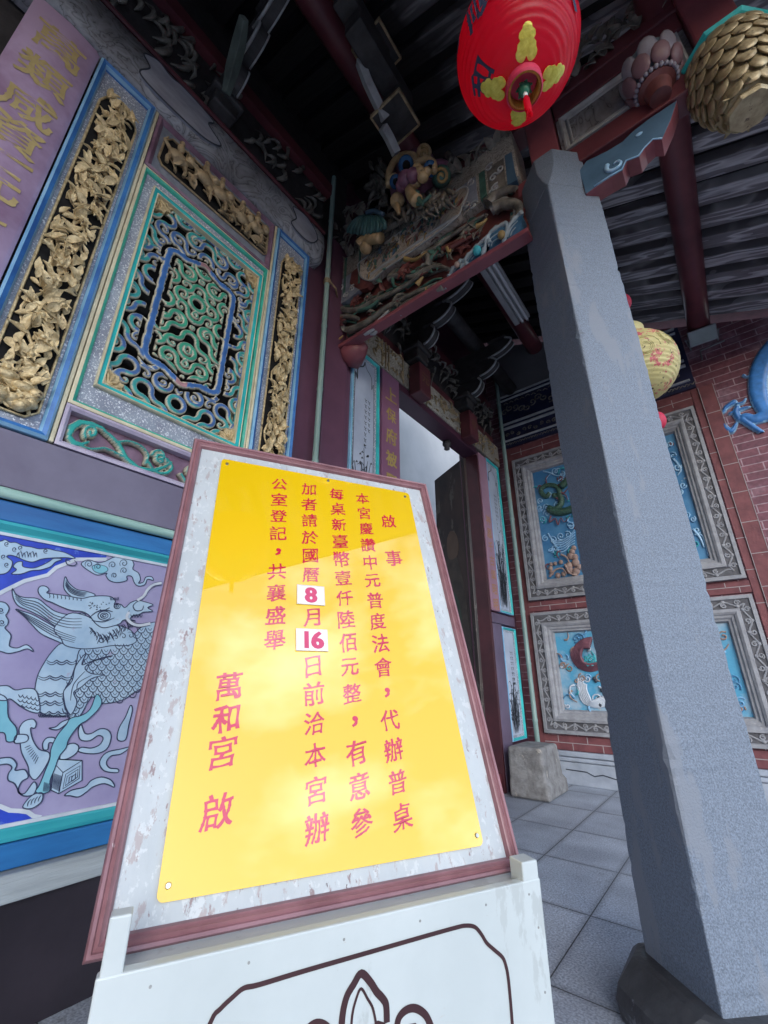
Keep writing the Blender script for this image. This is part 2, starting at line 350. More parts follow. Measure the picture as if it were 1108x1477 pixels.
G['beastpurple'] = pm('beast_purple_paint', (.27, .12, .19), (.16, .07, .115), ns=12, rough=.28)
G['eyeblue'] = pm('beast_eye_blue', (.08, .22, .44), (.03, .09, .22), rough=.2)
G['archblue'] = pm('slate_blue_bracket_paint', (.09, .17, .26), (.06, .12, .19), ns=6, rough=.45, chip=((.34, .40, .44), 10, .72, (1, 1, 1)))
G['lampcase'] = pm('lamp_casing', (.42, .43, .44), rough=.4)
G['lamptube'] = pm('unlit_white_tube', (.74, .76, .78), (.70, .72, .74), rough=.25)
G['glassgrey'] = pm('grey_green_lamp_glass', (.20, .25, .25), rough=.15, coat=.6)
G['alum'] = pm('grey_metal', (.25, .26, .28), rough=.4, metal=.6)
G['doorpaint'] = pm('dark_painted_door', (.075, .05, .045), (.03, .024, .024), ns=4, rough=.35, st=(1, 1, .6), chip=((.13, .115, .10), 5, .60, (1, 1, .5)))
G['petalwhite'] = pm('lotus_pale_petal', (.36, .36, .42), (.25, .23, .28), ns=10, rough=.45)
G['petalrose'] = pm('lotus_rose_petal', (.25, .15, .17), (.18, .10, .12), ns=10, rough=.45)
G['pendgold'] = pm('pendant_gold', (.52, .43, .26), (.24, .18, .095), ns=14, rough=.42, metal=.25, bump=.3, bs=60, chip=((.13, .095, .06), 18, .60, (1, 1, 1)))
G['attr'] = attr_mat('painted_openwork')

def make_special():
    # wood grain rafters
    m = bpy.data.materials.new('grained_rafter'); m.use_nodes = True; N = m.node_tree.nodes; K = m.node_tree.links.new; b = N['Principled BSDF']; b.inputs['Roughness'].default_value = .7
    t = N.new('ShaderNodeTexCoord'); mpn = N.new('ShaderNodeMapping'); mpn.inputs['Scale'].default_value = (.55, 4.2, .55); K(t.outputs['Object'], mpn.inputs['Vector'])
    nz = N.new('ShaderNodeTexNoise'); nz.inputs['Scale'].default_value = 1.7; nz.inputs['Detail'].default_value = 3; K(mpn.outputs['Vector'], nz.inputs['Vector'])
    ml = N.new('ShaderNodeMath'); ml.operation = 'MULTIPLY'; ml.inputs[1].default_value = 7; K(nz.outputs['Fac'], ml.inputs[0])
    fr = N.new('ShaderNodeMath'); fr.operation = 'FRACT'; K(ml.outputs[0], fr.inputs[0])
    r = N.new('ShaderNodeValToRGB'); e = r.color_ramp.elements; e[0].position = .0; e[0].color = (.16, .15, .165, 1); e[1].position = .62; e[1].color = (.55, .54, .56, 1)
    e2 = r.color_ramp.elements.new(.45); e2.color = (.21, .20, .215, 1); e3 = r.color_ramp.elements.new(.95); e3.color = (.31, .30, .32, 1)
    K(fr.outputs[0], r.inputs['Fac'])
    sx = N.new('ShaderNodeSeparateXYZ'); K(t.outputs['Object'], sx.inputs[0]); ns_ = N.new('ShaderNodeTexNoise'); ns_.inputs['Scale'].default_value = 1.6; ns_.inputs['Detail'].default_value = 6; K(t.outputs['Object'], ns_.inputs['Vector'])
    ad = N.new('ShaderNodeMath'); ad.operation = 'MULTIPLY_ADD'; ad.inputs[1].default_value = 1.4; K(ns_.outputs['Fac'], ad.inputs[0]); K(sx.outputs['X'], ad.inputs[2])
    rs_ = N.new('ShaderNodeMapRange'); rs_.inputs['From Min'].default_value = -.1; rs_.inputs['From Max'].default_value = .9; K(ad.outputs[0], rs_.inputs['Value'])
    xs = N.new('ShaderNodeMix'); xs.data_type = 'RGBA'; xs.inputs['A'].default_value = (.016, .014, .015, 1); K(rs_.outputs['Result'], xs.inputs['Factor']); K(r.outputs['Color'], xs.inputs['B']); K(xs.outputs['Result'], b.inputs['Base Color'])  # blackened towards the inner end: deep roof shade put into the colour
    bp = N.new('ShaderNodeBump'); bp.inputs['Strength'].default_value = .5; bp.inputs['Distance'].default_value = .012; K(fr.outputs[0], bp.inputs['Height']); K(bp.outputs['Normal'], b.inputs['Normal'])
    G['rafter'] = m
    # old painted beam with swirling smoke-dark line work
    for key, c0, c1, c2, scl in (('beamart', (.07, .075, .085), (.29, .31, .34), (.42, .45, .50), 4.2), ('goldart', (.05, .042, .035), (.36, .33, .28), (.60, .57, .50), 12.0), ('cartouche', (.16, .13, .11), (.56, .50, .42), (.68, .63, .56), 5.0)):
        m = bpy.data.materials.new('old_painted_wood_'+{'beamart': 'blue_grey', 'goldart': 'gold_brown', 'cartouche': 'buff'}[key]); m.use_nodes = True; N = m.node_tree.nodes; K = m.node_tree.links.new; b = N['Principled BSDF']; b.inputs['Roughness'].default_value = .5
        t = N.new('ShaderNodeTexCoord'); nz = N.new('ShaderNodeTexNoise'); nz.inputs['Scale'].default_value = scl; nz.inputs['Detail'].default_value = 4; nz.inputs['Distortion'].default_value = 1.2; K(t.outputs['Object'], nz.inputs['Vector'])
        ml = N.new('ShaderNodeMath'); ml.operation = 'MULTIPLY'; ml.inputs[1].default_value = 9; K(nz.outputs['Fac'], ml.inputs[0])
        fr = N.new('ShaderNodeMath'); fr.operation = 'FRACT'; K(ml.outputs[0], fr.inputs[0])
        r = N.new('ShaderNodeValToRGB'); e = r.color_ramp.elements; e[0].position = 0; e[0].color = (*c0, 1); e[1].position = 1; e[1].color = (*c1, 1)
        q = r.color_ramp.elements.new(.12); q.color = (*c1, 1); q = r.color_ramp.elements.new(.6); q.color = (*c2, 1)
        K(fr.outputs[0], r.inputs['Fac'])
        n2 = N.new('ShaderNodeTexNoise'); n2.inputs['Scale'].default_value = 2.2; n2.inputs['Detail'].default_value = 7; K(t.outputs['Object'], n2.inputs['Vector'])
        r2 = N.new('ShaderNodeValToRGB'); r2.color_ramp.elements[0].position = .35; r2.color_ramp.elements[0].color = (.35, .33, .33, 1); r2.color_ramp.elements[1].position = .62
        K(n2.outputs['Fac'], r2.inputs['Fac'])
        x = N.new('ShaderNodeMix'); x.data_type = 'RGBA'; x.blend_type = 'MULTIPLY'; x.inputs['Factor'].default_value = 1; K(r.outputs['Color'], x.inputs['A']); K(r2.outputs['Color'], x.inputs['B'])
        K(x.outputs['Result'], b.inputs['Base Color'])
        G[key] = m
    # bricks on the side wall
    m = bpy.data.materials.new('thin_red_brickwork'); m.use_nodes = True; N = m.node_tree.nodes; K = m.node_tree.links.new; b = N['Principled BSDF']; b.inputs['Roughness'].default_value = .6
    t = N.new('ShaderNodeTexCoord'); sp = N.new('ShaderNodeSeparateXYZ'); cb = N.new('ShaderNodeCombineXYZ'); K(t.outputs['Object'], sp.inputs[0]); K(sp.outputs['X'], cb.inputs['X']); K(sp.outputs['Z'], cb.inputs['Y'])
    br = N.new('ShaderNodeTexBrick'); K(cb.outputs[0], br.inputs['Vector']); br.inputs['Scale'].default_value = 1; br.inputs['Brick Width'].default_value = .30; br.inputs['Row Height'].default_value = .082; br.inputs['Mortar Size'].default_value = .0055; br.inputs['Mortar Smooth'].default_value = .25; br.inputs['Bias'].default_value = 0
    br.inputs['Color1'].default_value = (.235, .085, .112, 1); br.inputs['Color2'].default_value = (.165, .06, .088, 1); br.inputs['Mortar'].default_value = (.42, .30, .34, 1)
    nz = N.new('ShaderNodeTexNoise'); nz.inputs['Scale'].default_value = 2.4; nz.inputs['Detail'].default_value = 8; K(t.outputs['Object'], nz.inputs['Vector'])
    r = N.new('ShaderNodeValToRGB'); r.color_ramp.elements[0].position = .52; r.color_ramp.elements[1].position = .78; K(nz.outputs['Fac'], r.inputs['Fac'])
    x = N.new('ShaderNodeMix'); x.data_type = 'RGBA'; x.inputs['B'].default_value = (.46, .33, .40, 1); K(r.outputs['Color'], x.inputs['Factor']); K(br.outputs['Color'], x.inputs['A'])
    n4 = N.new('ShaderNodeTexNoise'); n4.inputs['Scale'].default_value = 30; n4.inputs['Detail'].default_value = 5; K(t.outputs['Object'], n4.inputs['Vector'])
    r4 = N.new('ShaderNodeValToRGB'); r4.color_ramp.elements[0].color = (.62, .6, .62, 1); r4.color_ramp.elements[0].position = .3; r4.color_ramp.elements[1].position = .62; K(n4.outputs['Fac'], r4.inputs['Fac'])
    x4 = N.new('ShaderNodeMix'); x4.data_type = 'RGBA'; x4.blend_type = 'MULTIPLY'; x4.inputs['Factor'].default_value = 1; K(x.outputs['Result'], x4.inputs['A']); K(r4.outputs['Color'], x4.inputs['B'])
    K(x4.outputs['Result'], b.inputs['Base Color'])
    bp = N.new('ShaderNodeBump'); bp.inputs['Strength'].default_value = .6; bp.inputs['Distance'].default_value = .006; bp.invert = True; K(br.outputs['Fac'], bp.inputs['Height']); K(bp.outputs['Normal'], b.inputs['Normal'])
    G['brick'] = m
    # paving slabs
    m = bpy.data.materials.new('granite_paving'); m.use_nodes = True; N = m.node_tree.nodes; K = m.node_tree.links.new; b = N['Principled BSDF']; b.inputs['Roughness'].default_value = .42
    t = N.new('ShaderNodeTexCoord'); sp = N.new('ShaderNodeSeparateXYZ'); cb = N.new('ShaderNodeCombineXYZ'); K(t.outputs['Object'], sp.inputs[0])
    ax = N.new('ShaderNodeMath'); ax.operation = 'ADD'; ax.inputs[1].default_value = 40*.41+.79; K(sp.outputs['X'], ax.inputs[0])
    ay = N.new('ShaderNodeMath'); ay.operation = 'ADD'; ay.inputs[1].default_value = 40*.585-1.925; K(sp.outputs['Y'], ay.inputs[0])
    K(ax.outputs[0], cb.inputs['X']); K(ay.outputs[0], cb.inputs['Y'])
    br = N.new('ShaderNodeTexBrick'); br.offset = 0; K(cb.outputs[0], br.inputs['Vector']); br.inputs['Scale'].default_value = 1; br.inputs['Brick Width'].default_value = .41; br.inputs['Row Height'].default_value = .585; br.inputs['Mortar Size'].default_value = .0032; br.inputs['Mortar Smooth'].default_value = .4
    br.inputs['Color1'].default_value = (.47, .52, .60, 1); br.inputs['Color2'].default_value = (.57, .62, .70, 1); br.inputs['Mortar'].default_value = (.07, .075, .09, 1)
    n4 = N.new('ShaderNodeTexNoise'); n4.inputs['Scale'].default_value = 120; n4.inputs['Detail'].default_value = 4; K(t.outputs['Object'], n4.inputs['Vector'])
    r4 = N.new('ShaderNodeValToRGB'); r4.color_ramp.elements[0].color = (.6, .6, .62, 1); r4.color_ramp.elements[0].position = .36; r4.color_ramp.elements[1].position = .64; r4.color_ramp.elements[1].color = (1.15, 1.15, 1.15, 1); K(n4.outputs['Fac'], r4.inputs['Fac'])
    x4 = N.new('ShaderNodeMix'); x4.data_type = 'RGBA'; x4.blend_type = 'MULTIPLY'; x4.inputs['Factor'].default_value = 1; K(br.outputs['Color'], x4.inputs['A']); K(r4.outputs['Color'], x4.inputs['B'])
    n5 = N.new('ShaderNodeTexNoise'); n5.inputs['Scale'].default_value = 2.5; n5.inputs['Detail'].default_value = 6; K(t.outputs['Object'], n5.inputs['Vector'])
    r5 = N.new('ShaderNodeValToRGB'); r5.color_ramp.elements[0].color = (.66, .66, .68, 1); r5.color_ramp.elements[0].position = .35; r5.color_ramp.elements[1].position = .65; K(n5.outputs['Fac'], r5.inputs['Fac'])
    x5 = N.new('ShaderNodeMix'); x5.data_type = 'RGBA'; x5.blend_type = 'MULTIPLY'; x5.inputs['Factor'].default_value = 1; K(x4.outputs['Result'], x5.inputs['A']); K(r5.outputs['Color'], x5.inputs['B'])
    b2 = N.new('ShaderNodeTexBrick'); b2.offset = 0; K(cb.outputs[0], b2.inputs['Vector']); b2.inputs['Scale'].default_value = 1; b2.inputs['Brick Width'].default_value = .41; b2.inputs['Row Height'].default_value = .585; b2.inputs['Mortar Size'].default_value = .035; b2.inputs['Mortar Smooth'].default_value = 1
    gm = N.new('ShaderNodeMath'); gm.operation = 'MULTIPLY'; K(b2.outputs['Fac'], gm.inputs[0]); K(n5.outputs['Fac'], gm.inputs[1])
    x6 = N.new('ShaderNodeMix'); x6.data_type = 'RGBA'; x6.blend_type = 'MULTIPLY'; x6.inputs['B'].default_value = (.45, .43, .42, 1); K(gm.outputs[0], x6.inputs['Factor']); K(x5.outputs['Result'], x6.inputs['A'])
    n7 = N.new('ShaderNodeTexNoise'); n7.inputs['Scale'].default_value = 9; n7.inputs['Detail'].default_value = 9; n7.inputs['Roughness'].default_value = .7; K(t.outputs['Object'], n7.inputs['Vector'])
    r7 = N.new('ShaderNodeValToRGB'); r7.color_ramp.elements[0].position = .60; r7.color_ramp.elements[1].position = .70; K(n7.outputs['Fac'], r7.inputs['Fac'])
    x7 = N.new('ShaderNodeMix'); x7.data_type = 'RGBA'; x7.blend_type = 'MULTIPLY'; x7.inputs['B'].default_value = (.66, .64, .62, 1); K(r7.outputs['Color'], x7.inputs['Factor']); K(x6.outputs['Result'], x7.inputs['A'])
    K(x7.outputs['Result'], b.inputs['Base Color'])
    bp = N.new('ShaderNodeBump'); bp.inputs['Strength'].default_value = .35; bp.inputs['Distance'].default_value = .004; K(n4.outputs['Fac'], bp.inputs['Height']); K(bp.outputs['Normal'], b.inputs['Normal'])
    G['floorstone'] = m
make_special()

# ------------------------------------------------------------------ lettering
_gl = {}
def glyph(ch, bold=.018):
    if ch in _gl: return _gl[ch]
    c = bpy.data.curves.new('glyph', 'FONT'); c.body = ch; c.resolution_u = 3; c.fill_mode = 'FRONT'
    o = bpy.data.objects.new('glyph', c); COL.objects.link(o)
    dg = bpy.context.evaluated_depsgraph_get(); dg.update()
    me = bpy.data.meshes.new_from_object(o.evaluated_get(dg))
    n_orig = {(round(p.co.x, 4), round(p.co.y, 4)) for p in me.vertices}
    bm = bmesh.new(); bm.from_mesh(me); bmesh.ops.remove_doubles(bm, verts=bm.verts, dist=1e-5)
    lng = [e for e in bm.edges if e.calc_length() > .10 and e.is_boundary and ch not in '0123456789']; mids = {}
    for e in lng:
        a_, c_ = e.verts[0].co.copy(), e.verts[1].co.copy(); L_ = e.calc_length()
        for q in (.2, .4, .6, .8): p_ = a_.lerp(c_, q); mids[(round(p_.x, 4), round(p_.y, 4))] = math.sin(math.pi*q)*min(L_, .45)
    bmesh.ops.subdivide_edges(bm, edges=lng, cuts=4); bmesh.ops.triangulate(bm, faces=bm.faces); bm.to_mesh(me); bm.free()
    v = [(p.co.x, p.co.y) for p in me.vertices]; f = [list(p.vertices) for p in me.polygons]
    # thicken the strokes: push every outline point outwards
    key = {}; rep_ = []
    for i, (a, b_) in enumerate(v): rep_.append(key.setdefault((round(a, 5), round(b_, 5)), i))
    ed = set()
    for fc in f:
        ar = sum(v[fc[k]][0]*v[fc[(k+1) % len(fc)]][1]-v[fc[(k+1) % len(fc)]][0]*v[fc[k]][1] for k in range(len(fc)))
        if ar < 0: fc.reverse()
        for k in range(len(fc)): ed.add((rep_[fc[k]], rep_[fc[(k+1) % len(fc)]]))
    nn = {}
    for a, b_ in ed:
        if (b_, a) in ed: continue
        dx, dy = v[b_][0]-v[a][0], v[b_][1]-v[a][1]; l = math.hypot(dx, dy) or 1
        for k in (a, b_): q = nn.setdefault(k, [0, 0]); q[0] += dy/l; q[1] -= dx/l
    v2 = []
    for i, (a, b_) in enumerate(v):
        q = nn.get(rep_[i], (0, 0)); l = math.hypot(*q)
        wst = mids.get((round(a, 4), round(b_, 4)))
        if wst is not None and l > .2:
            k_ = (bold*.9 - wst*.050)
            v2.append((a+q[0]/l*k_, b_+q[1]/l*k_*.8)); continue
        v2.append((a+q[0]/l*bold*1.7, b_+q[1]/l*bold*.9) if l > .2 else (a, b_))
    v = v2
    bpy.data.objects.remove(o); bpy.data.curves.remove(c); bpy.data.meshes.remove(me)
    xs = [a for a, _ in v]; ys = [b for _, b in v]
    cx, cy = (min(xs)+max(xs))/2, (min(ys)+max(ys))/2; sz = max(max(xs)-min(xs), max(ys)-min(ys), .3)
    if ch in '，': sz = .9
    if ch == '一': sz = .95
    if ch in '0123456789': sz = 1
    _gl[ch] = ([((a-cx), (b-cy)) for a, b in v], f, sz); return _gl[ch]
def write(mb, ch, fn, cu, cv, size, slant=.10, sx=1.0, wob=0.0, fit=True, bold=.018):
    """set one character; horizontals rise to the right as in brush writing"""
    v, f, sz = glyph(ch, bold); k = size/(sz if fit else 1)
    ph = random.random()*6; k *= 1+(random.gauss(0, .03) if wob else 0); slant += random.gauss(0, .025) if wob else 0; rt = random.gauss(0, .02) if wob else 0
    P = []
    for a, b in v:
        a2 = a*k*sx-rt*b*k; b2 = b*k + slant*a*k
        if wob:
            a2 += wob*size*math.sin(b/sz*9+ph); b2 += wob*size*math.sin(a/sz*8+ph*2)
        P.append(fn(cu+a2, cv+b2))
    mb.add(P, f)

# ------------------------------------------------------------------ openwork / relief from stroke fields
def seg_dist(U, V, pts, rad):
    D = np.full(U.shape, 9.0)
    for i in range(len(pts)-1):
        ax, ay = pts[i]; bx, by = pts[i+1]; r0 = rad[i] if isinstance(rad, list) else rad; r1 = rad[i+1] if isinstance(rad, list) else rad
        dx, dy = bx-ax, by-ay; l2 = dx*dx+dy*dy+1e-12
        t = np.clip(((U-ax)*dx+(V-ay)*dy)/l2, 0, 1)
        D = np.minimum(D, np.hypot(U-ax-t*dx, V-ay-t*dy) - (r0+(r1-r0)*t))
    return D
def relief(name, fr, u0, u1, v0, v1, h, sdf, thick, dbase, back, colfn, bev, mat, parent):
    nu = int((u1-u0)/h)+1; nv = int((v1-v0)/h)+1
    us = np.linspace(u0, u1, nu); vs = np.linspace(v0, v1, nv); U, V = np.meshgrid(us, vs)
    S = sdf(U, V)
    gy, gx = np.gradient(S, vs[1]-vs[0], us[1]-us[0]); g2 = np.maximum(gx*gx+gy*gy, .2)
    near = (S > -.6*h)
    sh = np.clip(S, -h, .9*h)
    U2 = np.where(near, U - sh*gx/g2, U); V2 = np.where(near, V - sh*gy/g2, V)
    Sd = np.where(near, 0, S)
    f = np.clip(-Sd/bev, 0, 1); D = dbase + thick*np.sqrt(np.clip(1-(1-f)**2, 0, 1))
    C = colfn(U, V, Sd)
    inside = S < .6*h
    q = inside[:-1, :-1] & inside[1:, :-1] & inside[:-1, 1:] & inside[1:, 1:]
    idx = -np.ones(S.shape, int); used = np.zeros(S.shape, bool)
    used[:-1, :-1] |= q; used[1:, :-1] |= q; used[:-1, 1:] |= q; used[1:, 1:] |= q
    ids = np.flatnonzero(used.ravel()); idx.ravel()[ids] = np.arange(len(ids))
    Vv = [fr(a, b, c) for a, b, c in zip(U2.ravel()[ids], V2.ravel()[ids], D.ravel()[ids])]
    cols = C.reshape(-1, 3)[ids]
    jj, ii = np.nonzero(q); faces = np.stack([idx[jj, ii], idx[jj, ii+1], idx[jj+1, ii+1], idx[jj+1, ii]], 1).tolist()
    edges = {}
    for a in faces:
        for k in range(4):
            e = (a[k], a[(k+1) % 4]); edges[e] = 1
    bd = [e for e in edges if (e[1], e[0]) not in edges]
    bmap = {}; uf = U2.ravel()[ids]; vf = V2.ravel()[ids]; extra = []
    for e in bd:
        for k in e:
            if k not in bmap: bmap[k] = len(Vv)+len(extra); extra.append(k)
    Vv += [fr(uf[k], vf[k], back) for k in extra]
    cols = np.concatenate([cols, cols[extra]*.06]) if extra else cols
    for a, b in bd: faces.append([b, a, bmap[a], bmap[b]])
    me = bpy.data.meshes.new(name); me.from_pydata(Vv, [], faces)
    at = me.attributes.new('paint', 'FLOAT_COLOR', 'POINT')
    at.data.foreach_set('color', np.concatenate([cols, np.ones((len(cols), 1))], 1).astype(np.float32).ravel())
    me.polygons.foreach_set('use_smooth', [True]*len(faces)); me.materials.append(mat); me.update()
    bm = bmesh.new(); bm.from_mesh(me); bmesh.ops.recalc_face_normals(bm, faces=bm.faces); bm.to_mesh(me); bm.free()
    o = bpy.data.objects.new(name, me); COL.objects.link(o); hang(o, parent); return o
def lerp3(a, b, t): return np.asarray(a)[None, None, :]*(1-t[..., None]) + np.asarray(b)[None, None, :]*t[..., None]

# ================================================================== GROUND
g = MB(); g.add([(-60, -60, 0), (60, -60, 0), (60, 60, 0), (-60, 60, 0)], [(0, 1, 2, 3)]); tag(g.build('ground', G['floorstone']), kind='structure')
g = MB(); g.box(lambda u, v, d: (u, v, d), 2.2, 59, -59, 59, .001, .005); tag(g.build('added_dark_ground', pm('dark_ground_sheet', (.055, .055, .058), (.04, .04, .043), ns=30, rough=.85, bump=.3, bs=90)), kind='structure')  # unseen dark sheet, added to cut bounce onto the porch ceiling
g = MB(); g.box(lambda u, v, d: (u, v, d), -2.2, 1.75, -10.4, -10.0, 0, 5.8)
tag(g.build('end_wall', pm('dull_red_brick_wing', (.16, .06, .06), (.11, .045, .045), ns=6, rough=.8)), 'plain brick wall closing the far end of the porch', 'wall')

# ================================================================== PAINTED WALL (left)
wall = thing('temple_wall', 'painted temple wall with carved lattice window above a beast mural, behind the yellow notice board', 'wall', (-2.1, .8, 0))
b = MB()
b.box(L, -10, 2.05, 0, 6.3, -.45, -.115); b.build('wall_core', G['darkwood'], wall)
b = MB(); b.box(L, -.2, 1.56, 0, .345, -.11, .035); b.build('plinth', G['darkbase'], wall, bevel=.006)
b = MB(); b.box(L, -.2, 1.56, .349, .428, -.11, .062); b.build('ledge', G['ledge'], wall, bevel=.008)
b = MB(); b.box(L, -.2, 1.56, .432, .504, -.11, .03); b.box(L, -.2, 1.56, 1.533, 1.608, -.11, .012); b.build('blue_rail', G['bluerail'], wall, bevel=.005)
b = MB()
b.mould(L, -.2, 1.56, .507, 1.531, [(0, -.02), (0, .018), (.012, .022), (.03, .006), (.038, .004)]); b.build('cyan_border', G['cyan'], wall)
b = MB(); b.mould(L, -.161, 1.521, .546, 1.492, [(0, -.02), (0, .008), (.011, .008), (.011, -.02)]); b.build('white_border', G['whiteline'], wall)
mural = MB(); mural.box(L, -.15, 1.51, .557, 1.481, -.1, 0); mural = mural.build('mural', G['lilac'], wall)
# --- mural line art, traced on the wall plane
S1 = 260/1108
def A_(x, y): return LP(x*S1, 700+y*S1)
def B_(x, y): return LP(x*S1, 940+y*S1)
def ptsA(l): return [A_(*p) for p in l]
def ptsB(l): return [B_(*p) for p in l]
fills = {'bluedeep': MB(), 'muralblue': MB(), 'muralcyan': MB()}
ink = MB(); wl = MB()
def shape(mat, pts, d, n=4, outline=.0033, sm=True):
    P = smooth_pts(pts, n, True) if sm else pts
    fills[mat].prism(L, P, d-.0008, d)
    if outline: ink.ribbon(L, P+[P[0], P[1]], outline, d+.0007, taper=False)
def line(pts, d=.0058, wd=.0029, n=4): ink.ribbon(L, smooth_pts(pts, n), wd, d)
# corner fields
cA = [(-700, 300), (0, 303), (200, 337), (450, 388), (655, 428), (650, 462), (560, 455), (470, 455), (415, 478), (345, 505), (292, 552), (150, 588), (60, 632), (0, 662), (-300, 800), (-700, 900)]
shape('bluedeep', ptsA(cA), .0016, outline=0, sm=False)
wl.ribbon(L, ptsA([(655, 455), (560, 455), (470, 455), (415, 478), (345, 505), (292, 552), (150, 588), (60, 632), (0, 662), (-300, 800)]), .014, .0026, taper=False)
cB = [(-700, 900), (-200, 935), (0, 950), (60, 975), (120, 978), (170, 985), (205, 1010), (250, 1018), (0, 1075), (-300, 1140), (-700, 1180)]
shape('bluedeep', ptsB(cB), .0016, outline=0, sm=False)
wl.ribbon(L, ptsB([(-200, 935), (0, 950), (60, 975), (120, 978), (170, 985), (205, 1010), (250, 1018)]), .012, .0026, taper=False)
for cl in ([(0, 345), (30, 335), (60, 352), (95, 352), (140, 372), (190, 380), (240, 392), (290, 390), (340, 402), (400, 415), (462, 450), (400, 445), (300, 448), (250, 455), (200, 472), (150, 462), (100, 440), (60, 430), (40, 440), (75, 470), (60, 520), (20, 545), (-60, 540), (-200, 480), (-120, 360)],
           [(70, 545), (100, 520), (80, 500), (100, 475), (135, 470), (140, 500), (200, 510), (250, 495), (300, 470), (330, 450), (380, 455), (340, 472), (310, 500), (250, 520), (190, 525), (130, 545)],
           [(-40, 250), (5, 232), (32, 245), (25, 275), (-30, 290)]):
    shape('muralblue', ptsA(cl), .0032, outline=.003)
for c in ((40, 362), (88, 395), (125, 385), (280, 405), (20, 440), (40, 490)): line(ptsA(spiral(c, 16, 3, 1, 1.3)), .0042, .003, 1)
for i in range(7): line(ptsA([(100+i*18, 440-(i % 2)*25), (112+i*18, 415-(i % 2)*5), (118+i*18, 445)]), .0042, .0028)
line(ptsA([(430, 470), (405, 455), (410, 485), (450, 495), (470, 480), (455, 462)]), .0045, .004)
# clouds on the lilac ground
cloudR = [(500, 490), (515, 467), (550, 460), (600, 475), (640, 470), (672, 455), (700, 442), (750, 436), (800, 450), (822, 485), (815, 515), (850, 540), (862, 580), (850, 602), (880, 595), (895, 565), (930, 562), (942, 585), (905, 578), (890, 610), (850, 620), (825, 600), (808, 560), (778, 560), (778, 585), (720, 598), (672, 585), (650, 555), (655, 540), (600, 552), (555, 532)]
shape('muralblue', ptsA(cloudR), .0024)
shape('muralcyan', ptsA([(565, 500), (600, 488), (650, 500), (660, 525), (620, 542), (580, 530)]), .0031, outline=.002)
for c, r in (((545, 485), 26), ((600, 500), 22), ((690, 490), 24), ((760, 480), 28), ((760, 525), 22), ((700, 555), 18)): line(ptsA(spiral(c, r, 4, 2.5, 1.4)), .0042, .003, 1)
cloudL = [(-60, 720), (0, 716), (35, 725), (55, 755), (45, 785), (35, 800), (50, 830), (45, 858), (30, 878), (66, 920), (58, 965), (60, 990), (105, 1000), (160, 980), (195, 1003), (203, 1022), (165, 1005), (110, 1022), (50, 1033), (0, 1020), (-80, 1000)]
shape('muralblue', ptsA(cloudL), .0024)
for c, r in (((5, 770), 20), ((10, 845), 22)): line(ptsA(spiral(c, r, 3, .5, 1.5)), .0042, .003, 1)
# mane flames, trunk-like horn, head
fl1 = [(75, 635), (100, 672), (150, 690), (230, 697), (290, 742), (340, 775), (420, 795), (520, 790), (520, 880), (400, 900), (330, 860), (260, 812), (180, 772), (110, 740), (80, 690)]
fl2 = [(95, 762), (140, 775), (200, 795), (260, 828), (330, 868), (420, 915), (520, 930), (470, 985), (400, 978), (330, 950), (250, 912), (190, 852), (140, 800)]
fl3 = [(400, 562), (422, 600), (470, 640), (530, 652), (585, 675), (520, 700), (450, 690), (405, 655), (390, 620)]
body = [(500, 1000), (640, 985), (800, 930), (870, 870), (960, 840), (1060, 870), (1050, 1100), (980, 1200), (840, 1262), (770, 1310), (690, 1335), (610, 1340), (570, 1300), (540, 1330), (490, 1415), (440, 1440), (405, 1380), (390, 1290), (430, 1200), (465, 1100)]
belly = [(375, 972), (450, 990), (520, 1000), (480, 1090), (440, 1180), (392, 1270), (398, 1370), (425, 1412), (330, 1418), (245, 1395), (213, 1320), (215, 1240), (232, 1165), (265, 1100), (312, 1030)]
shape('muralblue', ptsA(fl3), .0026); shape('muralblue', ptsA(fl1), .0026); shape('muralblue', ptsA(fl2), .0034)
shape('muralblue', ptsA(belly), .0026); shape('muralblue', ptsA(body), .0034)
beard = [(420, 790), (520, 800), (620, 850), (720, 862), (800, 890), (838, 955), (780, 985), (690, 985), (600, 1000), (500, 1005), (400, 985), (372, 940), (330, 880)]
shape('muralblue', ptsA(beard), .0042, outline=.0032)
head = [(238, 668), (232, 640), (250, 620), (284, 624), (299, 645), (285, 662), (318, 668), (360, 673), (420, 682), (500, 696), (550, 686), (620, 680), (680, 686), (706, 712), (700, 732), (738, 732), (765, 752), (800, 722), (842, 708), (884, 716), (938, 735), (905, 752), (936, 775), (880, 780), (850, 795), (815, 800), (800, 822), (830, 835), (760, 828), (735, 850), (690, 866), (630, 876), (585, 850), (545, 800), (500, 776), (440, 770), (380, 750), (320, 722), (270, 702)]
shape('muralblue', ptsA(head), .005)
for k in range(1, 5):   # mane strands
    t = k/5
    line(ptsA([(82+t*12, 640+t*70), (130+t*10, 685+t*65), (235-t*15, 705+t*88), (330-t*10, 780+t*80), (430-t*20, 802+t*90), (500, 800+t*95)]), .0056)
    line(ptsA([(105+t*14, 766+t*14), (190, 800+t*48), (270-t*10, 838+t*62), (360-t*10, 885+t*64), (470-t*20, 925+t*52)]), .0056)
    if k < 6: line(ptsA([(402-t*4, 572+t*50), (425, 612+t*52), (470, 642+t*42), (540-t*30, 655+t*34)]), .0056, .003)
for k in range(9): line(ptsA([(300+k*24, 668+k*3), (304+k*24, 684+k*3), (300+k*24, 694+k*2)]), .0064, .0026)
for r in (34, 20, 9): line(ptsA([(638+r*1.15*math.cos(q*.5), 802+r*.82*math.sin(q*.5)) for q in range(14)]), .0066, .004, 2)
for r in (19, 8): line(ptsA([(717+r*math.cos(q*.5), 743+r*.85*math.sin(q*.5)) for q in range(14)]), .0066, .004, 2)
